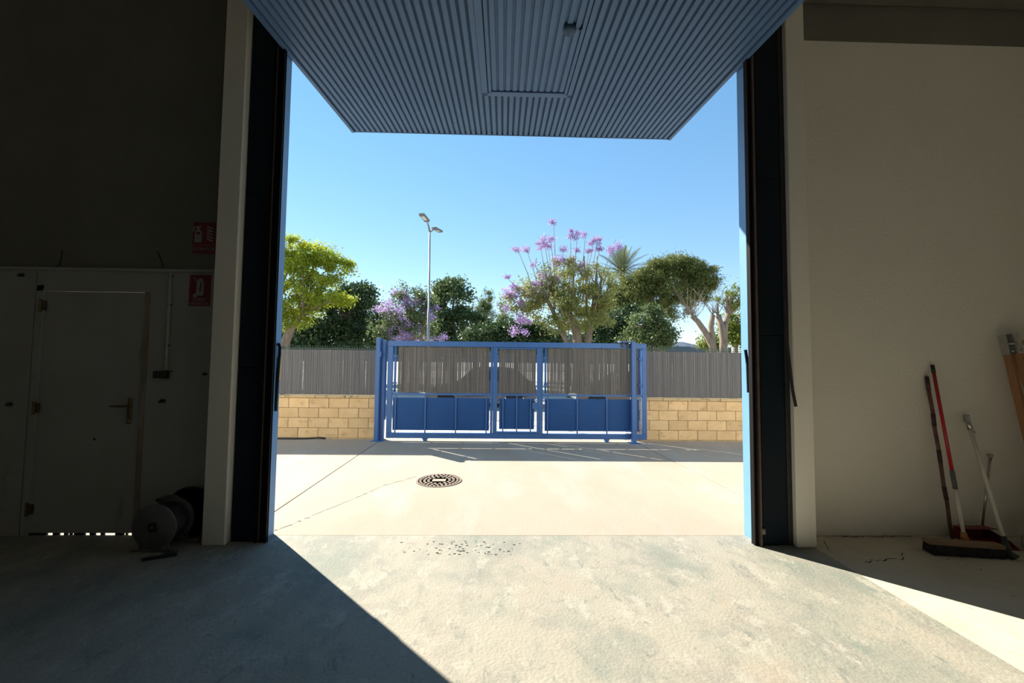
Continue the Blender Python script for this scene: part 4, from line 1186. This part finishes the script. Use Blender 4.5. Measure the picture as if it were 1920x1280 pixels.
tree('jacaranda_tree', 'mauve-flowering jacaranda beside the street lamp', (772, 690), 19, 'leaf_mid',
     [E(765, 575, 19, 50, 42, 40), E(745, 620, 19, 45, 25, 20), E(800, 600, 19, 30, 40, 16)], 0.36, 85, 0.15, 0.06,
     [((0, 0.14, 0.08), (775, 640, 0), (768, 590, 0)), ((-.2, 0.11, 0.05), (755, 640, 0), (745, 600, 0)), ((.2, 0.10, 0.05), (790, 635, 0), (798, 590, 0))], 104,
     blossoms=[E(770, 555, 19, 32, 18, 14), E(757, 590, 19, 50, 30, 22), E(752, 615, 19, 38, 16, 14), E(800, 585, 19, 24, 22, 9), E(770, 632, 19, 45, 8, 7), E(815, 634, 19, 18, 5, 3), E(718, 575, 19, 14, 14, 3)], branches=22)
tree('evergreen_tree', 'rounded dark green tree right of the street lamp', (850, 690), 24.5, 'leaf_mid',
     [E(848, 565, 24.5, 42, 40, 44), E(835, 545, 24.5, 22, 20, 14), E(862, 610, 24.5, 55, 38, 54), E(850, 645, 24.5, 70, 18, 34), E(800, 620, 24.5, 30, 30, 14)], 0.46, 125, 0.19, 0.11,
     [((0, 0.25, 0.12), (850, 640, 0), (848, 590, 0))], 105, branches=18)
tree('cypress_tree', 'pointed olive-green cypress left of the big jacaranda', (912, 690), 29, 'leaf_cypress',
     [E(912, 560, 29, 9, 16, 10), E(911, 595, 29, 15, 30, 24), E(912, 630, 29, 19, 30, 22), E(893, 600, 29, 10, 32, 16), E(890, 632, 29, 16, 24, 14)], 0.32, 120, 0.16, 0.05,
     [((0, 0.16, 0.08), (912, 640, 0), (912, 570, 0))], 106, branches=8)
tree('cypress_tree', 'shorter cypress squeezed behind big jacaranda flowers', (945, 690), 33, 'leaf_cypress',
     [E(940, 585, 33, 14, 28, 16), E(945, 625, 33, 22, 32, 26), E(970, 630, 33, 30, 28, 26)], 0.34, 120, 0.16, 0.05,
     [((0, 0.16, 0.08), (945, 640, 0), (942, 585, 0))], 107, branches=6)
tree('evergreen_tree', 'low dark hedge-like tree just above the middle of the gate', (905, 690), 20.5, 'leaf_dark',
     [E(908, 632, 20.5, 40, 20, 30), E(965, 628, 20.5, 50, 26, 44), E(1020, 632, 20.5, 46, 24, 36), E(990, 645, 20.5, 90, 14, 30)], 0.42, 120, 0.17, 0.1,
     [((0, 0.16, 0.08), (905, 645, 0), (905, 630, 0))], 108, branches=8)
big = tree('jacaranda_tree', 'largest jacaranda, olive foliage with tall mauve flower stalks', (1085, 690), 18, 'leaf_olive',
     [E(1060, 520, 18, 55, 34, 40), E(1090, 565, 18, 62, 34, 46), E(1040, 580, 18, 62, 36, 46), E(985, 565, 18, 40, 34, 18), E(1120, 530, 18, 38, 40, 24), E(1075, 605, 18, 70, 18, 26), E(1010, 545, 18, 38, 30, 16)],
     0.33, 85, 0.15, 0.05,
     [((0, 0.24, 0.15), (1083, 640, 0), (1078, 610, 0), (1060, 575, 0)), ((.25, 0.18, 0.12), (1103, 635, 0), (1107, 605, 0), (1125, 565, .2)), ((-.4, 0.14, 0.08), (1062, 640, 0), (1040, 590, 0), (1025, 560, 0))], 109, 'bark_pale',
     blossoms=[E(1005, 540, 18, 24, 16, 12), E(965, 565, 18, 26, 26, 14), E(1030, 520, 18, 16, 10, 5), E(1048, 492, 18, 12, 10, 6), E(1085, 500, 18, 16, 10, 5), E(1110, 560, 18, 20, 20, 4), E(985, 598, 18, 20, 14, 6), E(975, 620, 18, 20, 10, 3), E(960, 545, 18, 18, 12, 5), E(1068, 607, 18, 6, 6, 1), E(1013, 545, 18, 20, 16, 5)], branches=40)
stk = MB()
tips = [(1038, 416, 9), (1070, 436, 13), (1082, 444, 8), (1021, 453, 15), (1013, 462, 13), (987, 467, 9), (970, 466, 8), (1055, 465, 8), (1098, 438, 7), (1113, 456, 12), (1121, 447, 9), (1148, 468, 12), (1160, 462, 8), (1080, 468, 7), (1003, 494, 6), (1032, 448, 8), (1027, 462, 10), (1104, 470, 9), (950, 520, 7), (1125, 466, 8), (1076, 487, 9)]
tipc = []
rs_ = random.Random(77)
bb0 = origin(big)
for (x, y, s_) in tips:
    dpt = 18 + rs_.uniform(-.7, .7)
    tp = at(x, y, dpt)
    bs = at(1060 + (x - 1060) * 0.62, 560, dpt)
    stk.tube([bs, lerp(bs, tp, 0.5) + Vector((rs_.uniform(-.06, .06), 0, 0)), tp], [0.026, 0.018, 0.008], 5)
    tipc.append((tp.x, tp.y, tp.z, s_ * 18 / FPX, s_ * 18 / FPX, s_ * 0.75 * 18 / FPX, max(2, s_ // 2)))
for (x0_, y0_, x1_, y1_) in ((1105, 600, 1135, 500), (1108, 600, 1150, 520), (1112, 590, 1160, 545), (1107, 598, 1120, 480), (1100, 590, 1095, 480), (1070, 590, 1075, 480), (1040, 580, 1030, 500)):
    stk.tube([at(x0_, y0_, 18), at((x0_ + x1_) / 2 + 2, (y0_ + y1_) / 2, 18), at(x1_, y1_, 18)], [0.06, 0.045, 0.02], 6)
stk.build('flower_stalks', 'bark_pale', big, True)
tc_, _ = cloud(tipc, 0.14, 62, 808, 0.1)
part_mesh('blossoms', leaf_mesh('blossoms', 'blossom_pink', tc_ - np.array(bb0), 0.085, 0.035, 809), big, 'pinkish flower heads on tall stalks')

# palm: each frond is a part
pb = at(1166, 690, 36)
pb.z = zs
pc = at(1166, 512, 36)
pm = thing('palm_tree', 'grey-green palm crown between jacaranda and pine', 'palm', pb, 'trees beyond the fence')
MB().tube([pb, lerp(pb, pc, 0.5) + Vector((.1, 0, 0)), pc], [0.3, 0.26, 0.24], 12).build('trunk', 'bark', pm, True)
def frond_mesh(ln, droop):
    mb = MB()
    P_ = []
    for k in range(13):
        t = k / 12
        P_.append(Vector((ln * t * (1 - 0.12 * t * droop), 0, ln * (0.20 * t - 0.55 * droop * t * t))))
    mb.tube(P_, [0.03 - 0.022 * k / 12 for k in range(13)], 5)
    r = random.Random(int(ln * 100) + int(droop * 10))
    for k in range(2, 52):
        t = k / 52
        i = min(11, int(t * 12))
        p = lerp(P_[i], P_[i + 1], t * 12 - i)
        tg = (P_[i + 1] - P_[i]).normalized()
        l_ = 0.62 * math.sin(math.pi * (0.12 + 0.86 * t)) + 0.1
        for s_ in (-1, 1):
            d = (tg * 0.75 + Vector((0, s_ * 0.8, 0.25 - 0.2 * r.random()))).normalized()
            u = tg.cross(d).normalized().cross(d)
            q = p + d * l_ - Vector((0, 0, 0.12 * l_))
            mb.add([p - tg * 0.018, p + tg * 0.018, q], [(0, 1, 2)])
    return mb.mesh('frond', G['leaf_palm'])
fms = [frond_mesh(3.0, 0.5), frond_mesh(2.9, 0.9), frond_mesh(2.7, 1.4), frond_mesh(2.5, 0.1)]
for k in range(46):
    lvl = k / 46
    o = bpy.data.objects.new('frond', fms[3 if lvl > 0.72 else 0 if lvl > 0.42 else 1 if lvl > 0.2 else 2])
    C.objects.link(o)
    o.parent = pm
    o.location = pc - pb
    o.rotation_euler = (0, -math.radians(-6 + 78 * lvl), 2.39996 * k)

tree('pine_tree', 'broad umbrella-shaped stone pine right of the palm', (1238, 690), 31, 'leaf_pine',
     [E(1262, 502, 31, 55, 20, 84), E(1215, 528, 31, 45, 24, 74), E(1305, 520, 31, 36, 26, 60), E(1180, 555, 31, 40, 26, 66), E(1160, 580, 31, 34, 18, 30), E(1330, 535, 31, 16, 16, 14), E(1250, 540, 31, 60, 18, 30), E(1215, 568, 31, 50, 14, 24), E(1295, 560, 31, 40, 16, 22), E(1265, 585, 31, 30, 12, 8)],
     0.5, 150, 0.30, 0.055, [((0, 0.42, 0.26), (1234, 640, 0), (1238, 590, 0), (1246, 570, 0)), ((0.1, 0.3, 0.16), (1238, 600, 0), (1262, 560, 0), (1285, 540, 0)), ((0, 0.3, 0.16), (1236, 600, 0), (1222, 565, 0))], 110, 'bark', branches=34, shell=0.35)
tree('evergreen_tree', 'dark bushy tree under the pine, behind the right gate half', (1160, 690), 26, 'leaf_dark',
     [E(1150, 615, 26, 50, 36, 44), E(1130, 640, 26, 46, 26, 34), E(1100, 630, 26, 40, 26, 24), E(1185, 605, 26, 40, 34, 30)], 0.48, 125, 0.19, 0.1,
     [((0, 0.22, 0.12), (1160, 645, 0), (1158, 610, 0))], 111, branches=14)
tree('evergreen_tree', 'mid-green bushy tree under the pine above right guide post', (1215, 690), 21.5, 'leaf_mid',
     [E(1215, 610, 21.5, 36, 38, 34), E(1235, 630, 21.5, 32, 28, 24), E(1195, 640, 21.5, 30, 20, 14)], 0.42, 115, 0.17, 0.09,
     [((0, 0.2, 0.1), (1215, 645, 0), (1214, 610, 0))], 112, branches=12)
pol = tree('pollarded_tree', 'pollarded bare-limbed tree at right above the fence', (1345, 690), 18, 'leaf_yellow',
     [E(1375, 552, 18, 16, 12, 9), E(1388, 572, 18, 20, 10, 9), E(1352, 566, 18, 14, 8, 4), E(1392, 540, 18, 16, 14, 8), E(1420, 560, 18, 30, 22, 16)], 0.26, 38, 0.13, 0.05,
     [((-.1, 0.16, 0.10), (1336, 650, 0), (1322, 622, 0), (1308, 602, 0), (1296, 592, 0)), ((0, 0.15, 0.11), (1336, 640, 0), (1333, 612, 0), (1336, 590, 0)), ((.15, 0.17, 0.12), (1356, 640, 0), (1354, 615, 0), (1346, 590, 0)), ((.2, 0.15, 0.11), (1358, 640, 0), (1360, 610, 0), (1365, 588, 0))], 113, 'bark_pale', branches=12)
tw = MB()
rt = random.Random(17)
for (x, y) in ((1297, 592), (1303, 598), (1336, 590), (1346, 590), (1365, 589), (1290, 590)):
    for k in range(9):
        dx = rt.uniform(-40, 36)
        p0_ = at(x, y, 18)
        p1_ = at(x + dx * 0.5, y - rt.uniform(12, 26), 18 + rt.uniform(-.3, .3))
        p2_ = at(x + dx, y - rt.uniform(18, 58), 18 + rt.uniform(-.5, .5))
        tw.tube([p0_, p1_, p2_], [0.016, 0.010, 0.005], 5)
tw.build('twigs', 'bark_pale', pol, True)
tree('laurel_shrub', 'yellow-green shrub behind the pollarded tree at right edge', (1380, 690), 24, 'leaf_yellow',
     [E(1378, 615, 24, 22, 34, 26), E(1400, 625, 24, 40, 36, 30), E(1335, 642, 24, 20, 16, 12)], 0.42, 120, 0.17, 0.09,
     [((0, 0.14, 0.08), (1380, 645, 0), (1380, 610, 0))], 114, branches=10, cat='shrub')
